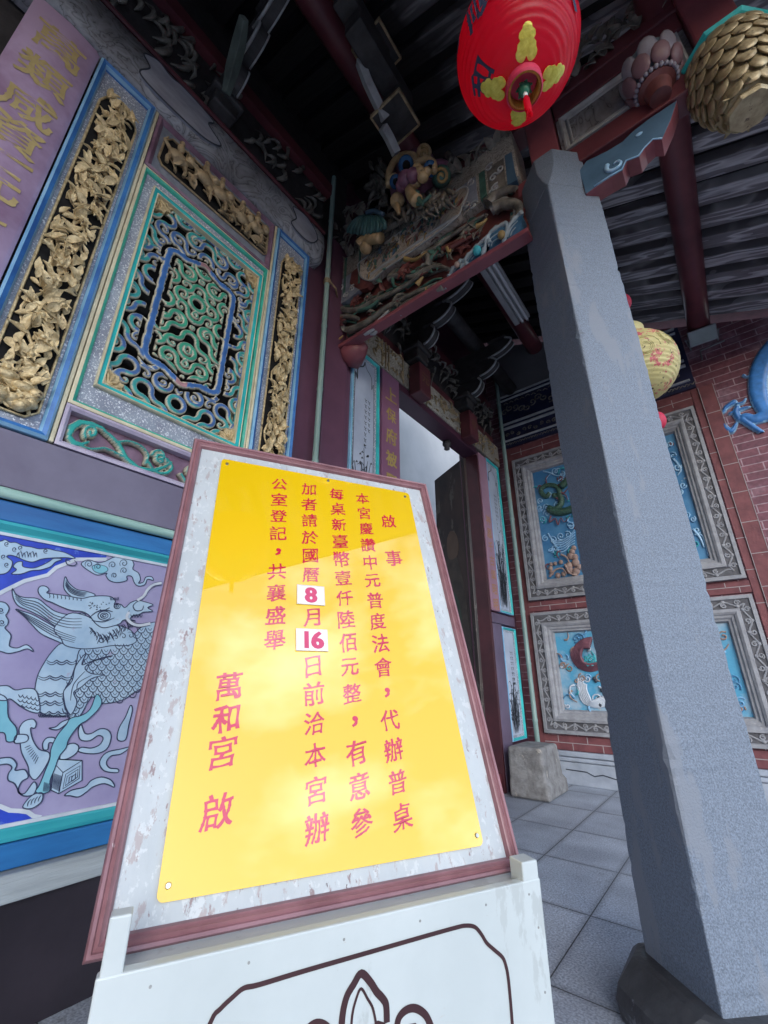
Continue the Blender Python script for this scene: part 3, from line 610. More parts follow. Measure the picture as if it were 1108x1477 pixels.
line(ptsA([(545, 815), (590, 780), (640, 768), (690, 778)]), .0066, .005); line(ptsA([(560, 830), (600, 838), (640, 838), (700, 815)]), .0066, .004)
for x in range(-3, 4): line(ptsA([(700+x*7, 708), (700+x*9, 690-abs(x))]), .0066, .0025)
for q in range(26):
    x, y = 540+random.random()*130, 715+random.random()*55
    line(ptsA([(x, y), (x+4, y+2), (x+6, y)]), .0066, .0035, 2)
line(ptsA([(842, 712), (815, 740), (830, 770), (868, 768), (880, 740)]), .0066, .004)
for k in range(4): line(ptsA([(800+k*18, 795-k*2), (808+k*18, 812), (818+k*18, 795)]), .0066, .003)
for k in range(30):
    a = k/29; x0, y0 = 545+a*255, 868+40*math.sin(a*5)+random.random()*18
    line(ptsA([(x0, y0), (x0+14, y0+14+random.random()*16), (x0-4+random.random()*26, y0+32+random.random()*26)]), .0056, .003)
for k in range(5): line(ptsA(spiral((620+k*45, 950-k*7), 22, 3, k, 1.1)), .0056, .0028, 1)
for wsk in ([(840, 708), (880, 680), (905, 640), (940, 612), (990, 602)], [(790, 780), (775, 810), (800, 845), (850, 862), (920, 850)]):
    wl.ribbon(L, smooth_pts(ptsA(wsk), 5), .011, .0075, taper=False); 
    P = ptsA(wsk); line([(u, v-.007) for u, v in P], .0074, .003); line([(u, v+.007) for u, v in P], .0074, .003)
def inside(p, poly):
    x, y = p; c = False
    for i in range(len(poly)):
        (x1, y1), (x2, y2) = poly[i-1], poly[i]
        if (y1 > y) != (y2 > y) and x < (x2-x1)*(y-y1)/(y2-y1)+x1: c = not c
    return c
row = 0
for yy in range(880, 1440, 33):       # scales
    for xx in range(380, 1060, 54):
        x = xx + (27 if row % 2 else 0); y = yy
        if inside((x, y), body) and not inside((x, y+8), beard):
            line(ptsA([(x-27, y-5), (x-18, y+20), (x, y+29), (x+18, y+20), (x+27, y-5)]), .0046, .0036, 2)
            line(ptsA([(x-12, y-2), (x, y+13), (x+12, y-2)]), .0046, .002, 2)
    row += 1
for k, (y0, xl, xr) in enumerate(((1075, 285, 470), (1170, 232, 448), (1270, 214, 400), (1325, 222, 392), (1390, 245, 410))):
    for dy in (0, 14):
        P = [(xl+(xr-xl)*t/18, y0+dy+14*abs(math.sin(math.pi*t/6))) for t in range(19)]
        line(ptsA(P), .0042, .0038, 2)
for k in range(16): line(ptsB([(240+k*10.5, 378+k*1.5), (236+k*10.5, 392), (246+k*10.5, 404)]), .0042, .003)
# shoulder flames, legs, ribbons, box
shape('muralblue', ptsB([(690, 25), (600, 45), (520, 95), (560, 135), (640, 140), (560, 165), (500, 215), (450, 250), (470, 310), (435, 385), (405, 350), (392, 300), (390, 240), (440, 180), (462, 90), (525, 10), (500, 80), (560, 60)]), .005)
line(ptsB([(470, 240), (480, 190), (560, 145)]), .006); line(ptsB([(430, 300), (450, 200), (520, 120)]), .006)
shape('muralblue', ptsB([(-40, 225), (40, 208), (92, 235), (160, 225), (215, 235), (238, 300), (240, 372), (180, 366), (120, 332), (62, 290), (30, 300), (-20, 290)]), .0048)
shape('muralcyan', ptsB([(-60, 250), (0, 262), (42, 295), (50, 400), (100, 470), (92, 540), (40, 552), (25, 500), (-40, 470)]), .0042)
for k in range(5):
    for j in range(3): line(ptsB([(110+k*26-j*4, 262+j*30+k*6), (124+k*26, 280+j*28+k*6), (140+k*26, 262+j*30+k*6)]), .0056, .003)
ribb = [[(480, 482), (498, 448), (520, 500), (560, 502), (612, 474), (660, 480), (682, 520), (660, 590), (610, 622), (540, 626), (480, 612), (500, 587), (560, 592), (612, 570), (632, 530), (602, 515), (550, 546), (492, 540)],
        [(395, 882), (440, 850), (520, 830), (560, 790), (620, 770), (680, 788), (702, 832), (640, 810), (570, 830), (530, 862), (480, 892), (430, 885)],
        [(-40, 665), (60, 650), (102, 690), (92, 728), (150, 724), (172, 770), (130, 800), (110, 860), (150, 870), (205, 800), (225, 830), (200, 880), (130, 880), (90, 812), (50, 790), (50, 750), (72, 712), (40, 690), (-40, 700)],
        [(800, 585), (740, 598), (652, 620), (610, 680), (640, 732), (720, 742), (722, 720), (672, 714), (652, 680), (682, 640), (742, 628)],
        [(300, 470), (340, 462), (380, 430), (430, 415), (400, 450), (350, 480)], [(720, 540), (730, 470), (770, 400), (800, 330), (812, 360), (790, 450), (770, 540)],
        [(370, 630), (400, 580), (450, 562), (482, 582), (470, 620), (420, 655), (370, 662)], [(265, 600), (262, 560), (290, 528), (335, 530), (330, 560), (300, 560), (292, 600)]]
for q in ribb: shape('muralblue', ptsB(q), .0028, outline=.0038)
shape('muralblue', ptsB([(120, 462), (150, 426), (200, 414), (221, 440), (210, 470), (186, 470), (200, 540), (240, 600), (300, 620), (292, 680), (222, 782), (182, 762), (170, 702), (132, 622), (122, 560), (116, 500)]), .0034)
shape('muralblue', ptsB([(88, 560), (98, 512), (160, 510), (172, 535), (150, 556)]), .0042)
for k in range(8): line(ptsB([(150+k*9, 590+k*14), (185+k*7, 575+k*10)]), .0044, .0025, 2)
shape('muralblue', ptsB([(345, 660), (502, 668), (502, 790), (358, 872), (312, 850), (322, 742)]), .0036, sm=False)
line(ptsB([(345, 700), (385, 742), (502, 668)]), .0046, .003, 1); line(ptsB([(385, 742), (358, 872)]), .0046, .003, 2)
for q in ([(402, 752), (490, 700), (484, 778), (384, 842), (402, 752)], [(412, 764), (478, 722), (474, 770), (398, 822), (412, 764)], [(420, 808), (424, 772), (442, 762), (436, 796), (456, 786)], [(464, 742), (460, 780), (442, 796)], [(436, 770), (462, 752)]): line(ptsB(q), .0046, .003, 1)
for k in range(9): line(ptsB([(326+k*6, 745+k*2), (316+k*6, 835+k*3)]), .0046, .002, 2)
shape('muralcyan', ptsB([(590, 262), (622, 300), (602, 352), (532, 420), (482, 452), (422, 532), (402, 590), (362, 642), (332, 722), (305, 790), (305, 850), (262, 870), (215, 860), (238, 820), (270, 742), (302, 660), (312, 590), (352, 510), (402, 450), (432, 408), (500, 390), (552, 350)]), .0056)
shape('muralblue', ptsB([(258, 868), (252, 920), (192, 962), (138, 956), (160, 915), (190, 885), (220, 870)]), .005)
for k in range(4): line(ptsB([(165+k*22, 950-k*10), (172+k*22, 922-k*8), (190+k*20, 905-k*8)]), .006, .003)
for k in range(6): line(ptsB([(270+k*7, 800+k*2), (262+k*7, 858)]), .0068, .002, 2)
for nm, kk in (('blue_corner_field', 'bluedeep'), ('beast_painting', 'muralblue'), ('leg_painting', 'muralcyan')): fills[kk].build(nm, G[kk], mural)
ink.build('ink_drawing', G['ink'], mural); wl.build('pale_outline', G['whiteline'], mural)

# --- sill band and pale green moulding
b = MB(); b.box(L, -.2, 1.56, 1.655, 1.876, -.11, .02); b.build('sill_band', G['sill'], wall, bevel=.004)
b = MB(); b.tube([L(-.2, 1.631, .022), L(1.56, 1.631, .022)], .021, 12); b.build('round_moulding', G['palegreen'], wall, smooth=True, ang=40)

# --- gold foliage carvings
def foliage(mb, fr, u0, u1, v0, v1, n, size, d0=.01, d1=.05, seedv=1, dirv=1):
    rd = random.Random(seedv)
    k = int((v1-v0)/.05)
    for s_ in (-1, 1, 0):   # climbing stems
        P = [fr((u0+u1)/2 + s_*(u1-u0)*.16 + math.sin(i*.75+s_*2)*(u1-u0)*.26, v0+(v1-v0)*i/k, d0+.008+.006*math.sin(i*1.3)) for i in range(k+1)]
        mb.tube(P, [.007+.002*math.sin(i*2.1) for i in range(k+1)], 6)
    for i in range(n):
        u = u0+(u1-u0)*(rd.random()*.86+.07); v = v0+(v1-v0)*(i+rd.random()*.8)/n
        a = rd.gauss(1.57, 1.05) if dirv > 0 else rd.random()*6.28
        l = size*(.7+rd.random()*.75); dd = d0+rd.random()*(d1-d0)
        o = fr(0, 0, 0); e1 = Vector(fr(1, 0, 0))-Vector(o); e2 = Vector(fr(0, 1, 0))-Vector(o); e3 = Vector(fr(0, 0, 1))-Vector(o)
        du, dv = math.cos(a)*.8, math.sin(a)
        uu, vv = u-du*l*.5, v-dv*l*.5
        ue = uu+du*l
        if ue > u1: uu -= ue-u1
        if ue < u0: uu += u0-ue
        uu = min(max(uu, u0), u1); vv = min(max(vv, v0), v1-l*.6)
        mb.leaf(fr(uu, vv, dd), e1*du+e2*dv+e3*(rd.random()*.35), e3+e1*rd.gauss(0, .35)+e2*rd.gauss(0, .35), l, l*(.20+rd.random()*.10), cup=.12+rd.random()*.2)
    for i in range(max(2, n//12)):   # blossoms and seed heads
        u = u0+(u1-u0)*(.2+.6*rd.random()); v = v0+(v1-v0)*(i+.5)/max(2, n//12); c = Vector(fr(u, v, d1*.9)); o = Vector(fr(0, 0, 0)); e1 = Vector(fr(1, 0, 0))-o; e2 = Vector(fr(0, 1, 0))-o; e3 = Vector(fr(0, 0, 1))-o
        for q in range(6):
            th = q*1.047+rd.random()*.4; d = e1*math.cos(th)+e2*math.sin(th)
            mb.leaf(c, d+e3*.25, e3-d*.4, size*.5, size*.2, cup=.4)
        mb.ell(c+e3*.008, .012, .012, .012, n=8, k=6)
def side_panel(u0, u1, c0, c1, name, seedv, leaf):
    pr = [(0, -.1), (0, .03), (.010, .042), (.026, .034), (.034, .016), (.034, .0)]
    fm = MB(); fm.mould(L, u0, u1, 1.882, 4.112, pr, [1, 1, 0, 1, 0]); fm = fm.build(name, [G['blue'], G['bluelight']], wall, smooth=True, ang=30)
    p = MB(); p.box(L, u0+.03, u1-.03, 1.912, 4.082, -.1, .006); p.build('speckled_ground', G['speck'], fm)
    v0, v1 = 1.952, 3.955; m = .035; cc = (c0+c1)/2
    poly = [(c0+m, v0), (c1-m, v0), (c1, v0+m), (c1, v1-.12), (c1-.02, v1-.06), (cc+.03, v1-.015), (cc, v1), (cc-.03, v1-.015), (c0+.02, v1-.06), (c0, v1-.12), (c0, v0+m)]
    p = MB(); p.prism(L, poly, .004, .010); p.build('recess_shade_plate', G['black'], fm)  # black plate on the ground; the recess shade is only its colour
    p = MB(); p.tube([L(a, b_, .014) for a, b_ in poly+poly[:1]], .006, 6); foliage(p, L, c0+.008, c1-.008, v0+.01, v1-.03, leaf, .062, .014, .046, seedv)
    if seedv == 11:   # rocks at the foot
        rd = random.Random(5)
        for q in range(16): p.ell(L(c0+.02+rd.random()*(c1-c0-.04), v0+.015+rd.random()*.12, .025+rd.random()*.02), .03, .026+rd.random()*.015, .022, n=8, k=6)
    p.build('gilt_foliage', G['gold'], fm, smooth=True, ang=50)
side_panel(.042, .332, .098, .279, 'foliage_panel', 11, 250)
side_panel(1.227, 1.537, 1.302, 1.476, 'foliage_panel', 23, 230)
# cream beads beside the side panels
b = MB(); b.box(L, .336, .352, 1.882, 4.112, -.1, .028); b.box(L, 1.2085, 1.2235, 1.882, 4.112, -.1, .028); b.build('cream_bead', G['cream'], wall, bevel=.004)
# centre: frieze, lattice, scroll panel
fz = MB(); fz.mould(L, .356, 1.2055, 3.662, 4.112, [(0, -.1), (0, .022), (.014, .03), (.03, .016), (.036, .004)]); fz = fz.build('frieze_panel', G['purpleframe'], wall, smooth=True, ang=30)
p = MB(); p.box(L, .385, 1.176, 3.69, 4.084, -.1, .006); p.build('grey_ground', G['greyplate'], fz)
poly = [(.412, 3.80), (.438, 3.765), (1.15, 3.765), (1.176-.006, 3.79), (1.165, 3.97), (1.135, 4.03), (.455, 4.03), (.418, 3.97)]
p = MB(); p.prism(L, poly, .003, .010); p.build('recess_shade_plate', G['black'], fz)  # flat black plate, painted shade instead of a hollow
p = MB(); p.tube([L(a, b_, .014) for a, b_ in poly+poly[:1]], .0065, 6)
foliage(p, L, .43, 1.15, 3.79, 4.01, 34, .07, .014, .05, 31, -1)
rd = random.Random(3)
for (u, v) in ((.50, 3.88), (.66, 3.91), (.77, 3.9), (.93, 3.87), (1.05, 3.9)):       # little gilt riders and lions
    p.ell(L(u, v, .045), .028, .062, .045, n=10, k=7); p.ell(L(u+.065, v+.045, .05), .028, .032, .032, n=9, k=6)
    for q in (-1, 1):
        p.tube([L(u+q*.04, v-.02, .04), L(u+q*.055, v-.06, .045), L(u+q*.05, v-.10, .04)], [.016, .012, .010], 6)
    p.tube([L(u-.05, v+.02, .04), L(u-.09, v+.06, .04), L(u-.075, v+.10, .04)], [.012, .009, .004], 6)
    p.ell(L(u, v+.08, .05), .018, .022, .04, n=8, k=6); p.ell(L(u, v+.13, .05), .015, .017, .018, n=8, k=6)
for u in (.84, .99, 1.12):
    for q in range(4): p.box(L, u-.035, u+.035, 3.80+q*.05, 3.812+q*.05, .012, .03)
    for q in (-.035, .03): p.box(L, u+q, u+q+.008, 3.79, 3.98, .012, .032)
p.build('gilt_figures', G['golddark'], fz, smooth=True, ang=45)

lw = MB(); lw.mould(L, .356, 1.2055, 2.082, 3.658, [(0, -.1), (0, .022), (.008, .026), (.014, .026), (.026, .018), (.032, .004)], [1, 1, 1, 0, 0]); lw = lw.build('lattice_window', [G['green'], G['cream']], wall, smooth=True, ang=30)
ou0, ou1, ov0, ov1 = .428, 1.166, 2.212, 3.562
p = MB()
for a in ((.38, 1.182, 2.106, ov0+.01), (.38, 1.182, ov1-.01, 3.635)): p.box(L, *a, -.05, .006)
for a in ((.38, ou0+.01, ov0+.01, ov1-.01), (ou1-.01, 1.182, ov0+.01, ov1-.01)): p.box(L, *a, -.05, .006)
p.build('speckled_border', G['speck'], lw)
p = MB(); p.mould(L, ou0, ou1, ov0, ov1, [(0, -.04), (0, .026), (.004, .032), (.008, .030), (.010, .024), (.026, .021), (.028, .025), (.032, .024), (.033, -.09)], [0, 0, 0, 1, 1, 0, 0, 0]); p.build('turquoise_frame', [G['cream'], G['teal']], lw, smooth=True, ang=30)
p = MB(); p.box(L, ou0+.02, ou1-.02, ov0+.02, ov1-.02, -.10, -.07); p.build('dark_backing', G['black'], lw)
LU0, LU1, LV0, LV1 = ou0+.031, ou1-.031, ov0+.031, ov1-.031
UC, VC = (LU0+LU1)/2, (LV0+LV1)/2
RW, RH = .205, .385
def ring_d(a, y):   # ogee ring
    top = .05*np.clip(1-np.abs(a)/.10, 0, 1)*np.sign(y)*(np.abs(y) > .2)
    yy = y - top*1.0
    q0 = np.abs(a)-RW+.05; q1 = np.abs(yy)-RH+.05
    return np.hypot(np.maximum(q0, 0), np.maximum(q1, 0)) + np.minimum(np.maximum(q0, q1), 0) - .05
def lattice_sdf(U, V):
    a = U-UC; y = V-VC; am = np.abs(a)
    S = np.full(U.shape, -9.0)
    rd = random.Random(9)
    W2 = (LU1-LU0)/2; H2 = (LV1-LV0)/2
    nc, nr = 4, 15; cw, ch_ = W2/nc, 2*H2/nr; hw = .0140
    S = np.full(U.shape, 9.0)
    for j in range(nr):
        for i in range(nc):
            x0, y0 = i*cw, -H2+j*ch_
            o = (i*2+j*3+(i*j) % 3+(j//2)) % 2
            cs = [(x0, y0), (x0+cw, y0+ch_)] if o else [(x0+cw, y0), (x0, y0+ch_)]
            msk = (am >= x0-.02) & (am <= x0+cw+.02) & (y >= y0-.02) & (y <= y0+ch_+.02)
            inx = (am >= x0) & (am <= x0+cw) & (y >= y0) & (y <= y0+ch_)
            for (cx, cy) in cs:
                d = np.abs(np.hypot((am-cx)/cw, (y-cy)/ch_)-.5)*cw - hw
                S = np.where(inx, np.minimum(S, d), S)
    tongues = np.full(U.shape, 9.0)
    for j in range(nr+1):
        for i in range(nc+1):
            if rd.random() < .25: continue
            cx, cy = i*cw, -H2+j*ch_
            ang = rd.choice([0, 1.57, 3.14, -1.57])+.785*rd.choice([0, 1]); sg = rd.choice([-1, 1])
            ca, sa = math.cos(ang), math.sin(ang)
            P = [(.044, .002), (.026, .016), (.004, .018), (-.012, .008), (-.010, -.007), (.002, -.010), (.007, -.003)]
            P = [(cx+ca*p_[0]-sa*p_[1]*sg, cy+sa*p_[0]+ca*p_[1]*sg) for p_ in smooth_pts(P, 3)]
            tongues = np.minimum(tongues, seg_dist(am, y, P, [.0105-.0045*k/(len(P)-1) for k in range(len(P))]))
    S = np.minimum(S, tongues)
    rg = np.abs(ring_d(a, y))-.0175
    moat = np.minimum(np.abs(ring_d(a, y)+.031), np.abs(ring_d(a, y)-.031))-.0095
    keep = np.abs(np.sin(y*15+1.2+a*9))-.30       # bridges that tie the ring to the web
    S = np.maximum(S, -np.maximum(moat, -keep*.05))
    S = np.minimum(S, rg)
    S = np.minimum(S, -np.minimum(W2-am, H2-np.abs(y)) + .0 + np.where(np.minimum(W2-am, H2-np.abs(y)) < .008, -.0, 9))
    edge = np.maximum(np.maximum(am-W2, np.abs(y)-H2), -9)
    S = np.maximum(S, edge)
    for sy in (-1, 1):     # keep corners for the gilt fans
        cf = np.hypot(am-W2, y-sy*H2)-.092
        S = np.maximum(S, -cf)
    return S
def lattice_col(U, V, S):
    a = U-UC; y = V-VC; rd_ = ring_d(a, y)
    t = np.clip(-S/.012, 0, 1)
    inner = (rd_ < -.02)[..., None]; ringm = (np.abs(rd_) < .018)[..., None]; out = (np.maximum(np.abs(a)/((LU1-LU0)/2), np.abs(y)/((LV1-LV0)/2)) > .80)[..., None]
    grn = lerp3((.20, .40, .34), (.04, .42, .25), t); blu = lerp3((.26, .34, .50), (.055, .16, .42), t); tea = lerp3((.20, .44, .46), (.03, .40, .38), t); rb = lerp3((.20, .36, .66), (.05, .17, .48), t)
    C = np.where(inner, grn, np.where(ringm, rb, np.where(out & (np.sin(U*40)*np.cos(V*31) > -.2)[..., None], tea, blu)))
    pink = ((np.abs(a) < .03) & (np.abs(np.abs(y)-RH-.05) < .03))[..., None]
    C = np.where(pink, np.array([.50, .27, .29]), C)
    rim = (-S < .0046)[..., None]
    return np.where(rim, np.array([.70, .66, .52]), C)
relief('scroll_lattice', L, LU0-.002, LU1+.002, LV0-.002, LV1+.002, .0031, lattice_sdf, .009, -.010, -.019, lattice_col, .010, G['attr'], lw)
p = MB()
for su in (0, 1):
    for sv in (0, 1):
        cu, cv = (LU1 if su else LU0), (LV1 if sv else LV0); s_u, s_v = (-1 if su else 1), (-1 if sv else 1)
        poly = [(cu, cv)]+[(cu+s_u*.088*math.cos(q*.157)*(1+.10*math.cos(q*2.1)), cv+s_v*.088*math.sin(q*.157)*(1+.10*math.cos(q*2.1))) for q in range(11)]
        p.prism(L, poly, -.03, .006)
        for q in range(4):
            th = .2+q*.38; p.tube([L(cu+s_u*.02, cv+s_v*.02, .006), L(cu+s_u*.055*math.cos(th), cv+s_v*.055*math.sin(th), .012), L(cu+s_u*.082*math.cos(th+.1), cv+s_v*.082*math.sin(th+.1), .006)], [.004, .007, .003], 6)
p.build('gilt_corner_fan', G['gold'], lw, smooth=True, ang=45)
# scroll panel under the lattice
sp = MB(); sp.mould(L, .356, 1.2055, 1.882, 2.078, [(0, -.1), (0, .024), (.012, .028), (.024, .018), (.026, -.03)]); sp = sp.build('scroll_panel', G['mauve'], wall, smooth=True, ang=30)
p = MB(); p.box(L, .375, 1.19, 1.9, 2.06, -.1, -.02); p.build('plum_ground', G['purpleframe'], sp)
S6 = 260/1067
def P6(l): return [LP(x*S6, 340+y*S6) for x, y in l]
scr = [(P6([(400, 1200), (420, 1140), (470, 1110), (540, 1118), (600, 1145), (640, 1185)]), [.010, .017, .016, .013, .012, .010]),
       (P6([(410, 1205), (430, 1235), (480, 1240), (520, 1225)]), [.016, .018, .012, .008]),
       (P6(spiral((535, 1170), 45, 8, 2.5, 1.2)), [.010]*15),
       (P6([(470, 1250), (540, 1268), (610, 1262), (650, 1275), (720, 1310)]), .009),
       (P6([(640, 1180), (700, 1240), (740, 1320), (810, 1380), (900, 1395), (970, 1372), (1010, 1345)]), [.011, .013, .014, .014, .013, .011, .008]),
       (P6([(700, 1225), (760, 1222), (830, 1250), (870, 1300), (860, 1350)]), .009), (P6(spiral((935, 1310), 42, 8, 3.4, 1.2)), [.009]*15)]
for k in range(3):   # the run of scrolls continues behind the notice board
    u = .72+k*.16
    scr += [([(u, 1.95), (u+.04, 1.915), (u+.09, 1.93), (u+.11, 1.97), (u+.08, 2.0)], .011), (spiral((u+.05, 1.985), .03, .006, k, 1.3), [.009]*15)]
def scr_sdf(U, V):
    S = np.full(U.shape, 9.0)
    for P, r in scr:
        if isinstance(r, list) and len(r) != len(P): r = r[0]
        if isinstance(r, list): S = np.minimum(S, seg_dist(U, V, P, r))
        else: S = np.minimum(S, seg_dist(U, V, smooth_pts(P, 4), r))
    return S
relief('scroll_carving', L, .38, 1.19, 1.892, 2.066, .004, scr_sdf, .018, .0, -.022, lambda U, V, S: np.where((-S < .0045)[..., None], np.array([.62, .60, .48]), lerp3((.02, .24, .26), (.02, .42, .36), np.clip(-S/.012, 0, 1))), .010, G['attr'], sp)

# --- painted beam over the panels and the carved board above it
b = MB()
prof = [(4.122, -.1), (4.122, .035), (4.16, .062), (4.30, .078), (4.44, .066), (4.50, .03), (4.50, -.1)]
us = [-1.0, -.5, 0, .5, 1.0, 1.5, 1.60, 1.645, 1.655]
vs_ = []; fs_ = []
for i, u in enumerate(us):
    sh = 1 if i < 6 else (1, .93, .75)[i-6]
    for v, d in prof: vs_.append(L(u, 4.31+(v-4.31)*sh, d*sh if d > 0 else d))
n_ = len(prof)
for i in range(len(us)-1):
    for q in range(n_-1): fs_.append((i*n_+q, i*n_+q+1, (i+1)*n_+q+1, (i+1)*n_+q))
fs_.append(list(range((len(us)-1)*n_, len(us)*n_))); b.add(vs_, fs_)
lb = b.build('painted_lintel_beam', G['beamart'], wall, smooth=True, ang=60)
p = MB()
for poly in ([(.20, 4.19), (.235, 4.30), (.19, 4.36), (.26, 4.42), (.34, 4.40), (.42, 4.42), (.62, 4.40), (.60, 4.33), (.70, 4.26), (.62, 4.19), (.5, 4.165), (.3, 4.16)], [(1.30, 4.2), (1.34, 4.3), (1.30, 4.38), (1.42, 4.42), (1.52, 4.38), (1.56, 4.3), (1.5, 4.2), (1.4, 4.17)]):
    P = smooth_pts(poly, 5, True); p.prism(L, P, .06, .0805, m=0); p.tube([L(u, v, .0805) for u, v in P+[P[0]]], .0045, 5, m=1)
p.build('painted_cartouche', [G['greyplate'] if False else pm('faded_lavender_cartouche', (.46, .49, .56), (.27, .285, .34), ns=5, rough=.5, st=(1, .7, 2.2)), G['inkgrey']], lb)
b = MB(); b.box(L, -1.0, 1.66, 4.515, 5.02, -.1, .0); cbd = b.build('carved_board', G['darkwood'], wall)
b = MB(); rd = random.Random(17)
for k in range(70):
    u = -.4+rd.random()*2.0; v = 4.55+rd.random()*.43; a = rd.gauss(.3, .5); l = .09+rd.random()*.12
    P = [L(u+l*t*math.cos(a+t*1.2), v+l*t*math.sin(a+t*1.6), .004+.03*math.sin(3.1*t)) for t in (0, .25, .5, .75, 1)]
    b.tube(P, [.004, .014, .018, .012, .003], 6)
b.build('relief_leaves', G['darkcarve'], cbd, smooth=True, ang=60)
b = MB(); b.tube([L(-1, 4.508, .045), L(1.66, 4.508, .045)], .016, 8); b.box(L, -1.0, 1.7, 5.03, 5.16, -.1, .06); b.build('red_purlin_strip', G['redwood'], wall)

# ================================================================== left couplet board on its pier
pier = thing('couplet_board', 'wide faded purple couplet board with big gold characters at the far left', 'couplet board', (-1.95, -.1, 0), 'couplet boards')
b = MB(); prof = [(-.248, -.1), (-.248, .015), (-.225, .034), (-.105, .045), (.015, .034), (.034, .02), (.034, -.1)]
P = [L(u, .5, d) for u, d in prof]+[L(u, 4.113, d) for u, d in prof]; n_ = len(prof)
b.add(P, [(i, i+1, n_+i+1, n_+i) for i in range(n_-1)]+[tuple(range(n_)), tuple(range(n_, 2*n_))])
brd = b.build('board', pm('faded_plum_board', (.50, .37, .55), (.22, .11, .19), ns=1.5, rough=.33, spec=.6, bump=.05, bs=6, mixr=(.36, .56)), pier, smooth=True, ang=50)
b = MB()
fnb = lambda u, v: L(u, v, .0395 + .0065*(1-min(1, abs(u+.105)/.11)))
for ch, v, sz in (('萬', 3.90, .20), ('類', 3.645, .205), ('咸', 3.40, .20), ('資', 3.195, .195), ('一', 3.065, .19), ('元', 2.90, .19), ('首', 2.66, .19), ('出', 2.42, .19)):
    u = -.105
    write(b, ch, fnb, u, v, sz, slant=.08, bold=.020, wob=.012)
b.build('gold_lettering', pm('gold_letter_paint', (.62, .49, .23), (.50, .38, .17), ns=14, rough=.4, metal=.15), pier)
b = MB(); b.box(L, -.25, .036, 0, .49, -.1, .05); b.build('pier_foot', G['maroon'], pier, bevel=.006)

# ================================================================== pier, pipes
b = MB(); b.box(L, 1.56, 1.775, 0, 4.6, -.2, -.035); b.box(L, 1.775, 2.015, 0, 4.6, -.2, .03); b.box(L, 2.015, 2.088, 0, 4.6, -.2, .0)
tag(b.build('wall_pier', G['maroonlit'] if False else pm('purple_lacquer_pier', (.17, .075, .12), (.10, .045, .075), ns=1.6, rough=.3, spec=.6, bump=.03, bs=7), bevel=.006), 'dull purple lacquered wall pier between gold foliage panel and carved beam end', 'pier')
def pipe(y, x, z1, label, r=.0205):
    t = thing('bamboo_pipe', label, 'pipe', (x, y, 0), 'bamboo pipes')
    b = MB(); prof = [(r, 0)]
    k = 9
    for i in range(1, k):
        z = z1*i/k; prof += [(r, z-.02), (r*1.14, z-.006), (r*1.14, z+.006), (r, z+.02)]
    prof.append((r, z1)); b.lathe((x, y, 0), prof, 16); b.build('pipe', G['bamboo'], t, smooth=True, ang=50); return t
t = pipe(1.715, -1.945, 5.3, 'pale green bamboo pipe tied with cord beside the carved beam')
b = MB()
for z in (3.98, 4.0, 4.015): b.lathe((-1.945, 1.715, z), [(.022, -.008), (.029, 0), (.022, .008)], 14)
b.tube([(-1.925, 1.715, 4.0), (-1.93, 1.80, 3.99), (-1.97, 1.86, 3.97)], .008, 6); b.build('cord', G['golddark'], t, smooth=True)
pipe(5.025, -1.885, 5.2, 'pale green bamboo pipe standing in the corner by the brick wall', .026)

# ================================================================== DOORWAY
door = thing('doorway', 'red framed temple doorway with carved lintel and open painted door leaf', 'doorway', (-2.1, 3.5, 0))
b = MB(); b.box(L, 2.05, 2.742, 0, 4.0, -.22, -.03); b.box(L, 4.348, 5.3, 0, 4.0, -.22, -.03); b.box(L, 2.05, 5.3, 4.0, 6.4, -.3, -.12); b.box(L, 2.742, 4.348, 3.72, 4.0, -.22, -.03); b.build('wall_core', G['maroon'], door)
b = MB(); b.box(L, 2.7435, 4.3465, 3.575, 3.655, -.165, .02); b.build('lintel', G['maroon'], door, bevel=.005)
b = MB(); b.box(L, 2.70, 2.7425, 0, 3.575, -.165, .012); b.box(L, 4.3475, 4.385, 0, 3.575, -.165, .012); b.box(L, 2.62, 2.70, 0, 3.56, -.03, .006); b.build('door_frame', pm('dark_red_door_frame', (.085, .022, .030), (.05, .014, .02), ns=3, rough=.4, chip=((.22, .17, .17), 22, .735, (1, 1, .5))), door, bevel=.004)
b = MB(); b.box(L, 2.09, 5.06, 3.675, 3.985, -.03, .018); fzz = b.build('carved_frieze', G['goldart'], door, bevel=.01)
b = MB(); rd = random.Random(8)
for k in range(150):
    u = 2.12+rd.random()*2.9; v = 3.70+rd.random()*.26; a = rd.random()*6.28; l = .03+rd.random()*.05
    P = [L(u+l*t*math.cos(a+t*2), v+l*t*math.sin(a+t*2), .017+.014*math.sin(3.1*t)) for t in (0, .33, .66, 1)]
    b.tube(P, [.004, .010, .009, .003], 5)
for u in (2.47, 2.52, 2.57, 2.80): b.box(L, u, u+.012, 3.68, 3.98, .018, .028)
b.build('frieze_relief', G['golddark'], fzz, smooth=True, ang=60)
for y0 in (2.905, 3.955):
    b = MB(); b.box(L, y0, y0+.20, 3.60, 3.955, .019, .155); pg = b.build('door_peg', G['redwood'], door, bevel=.012)
    b = MB(); write(b, '元' if y0 < 3 else '亨', lambda u, v: L(u, v, .157), y0+.10, 3.79, .13, slant=0); b.build('peg_lettering', pm('tarnished_gold_letter_%d' % int(y0), (.22, .12, .07), rough=.5), pg)
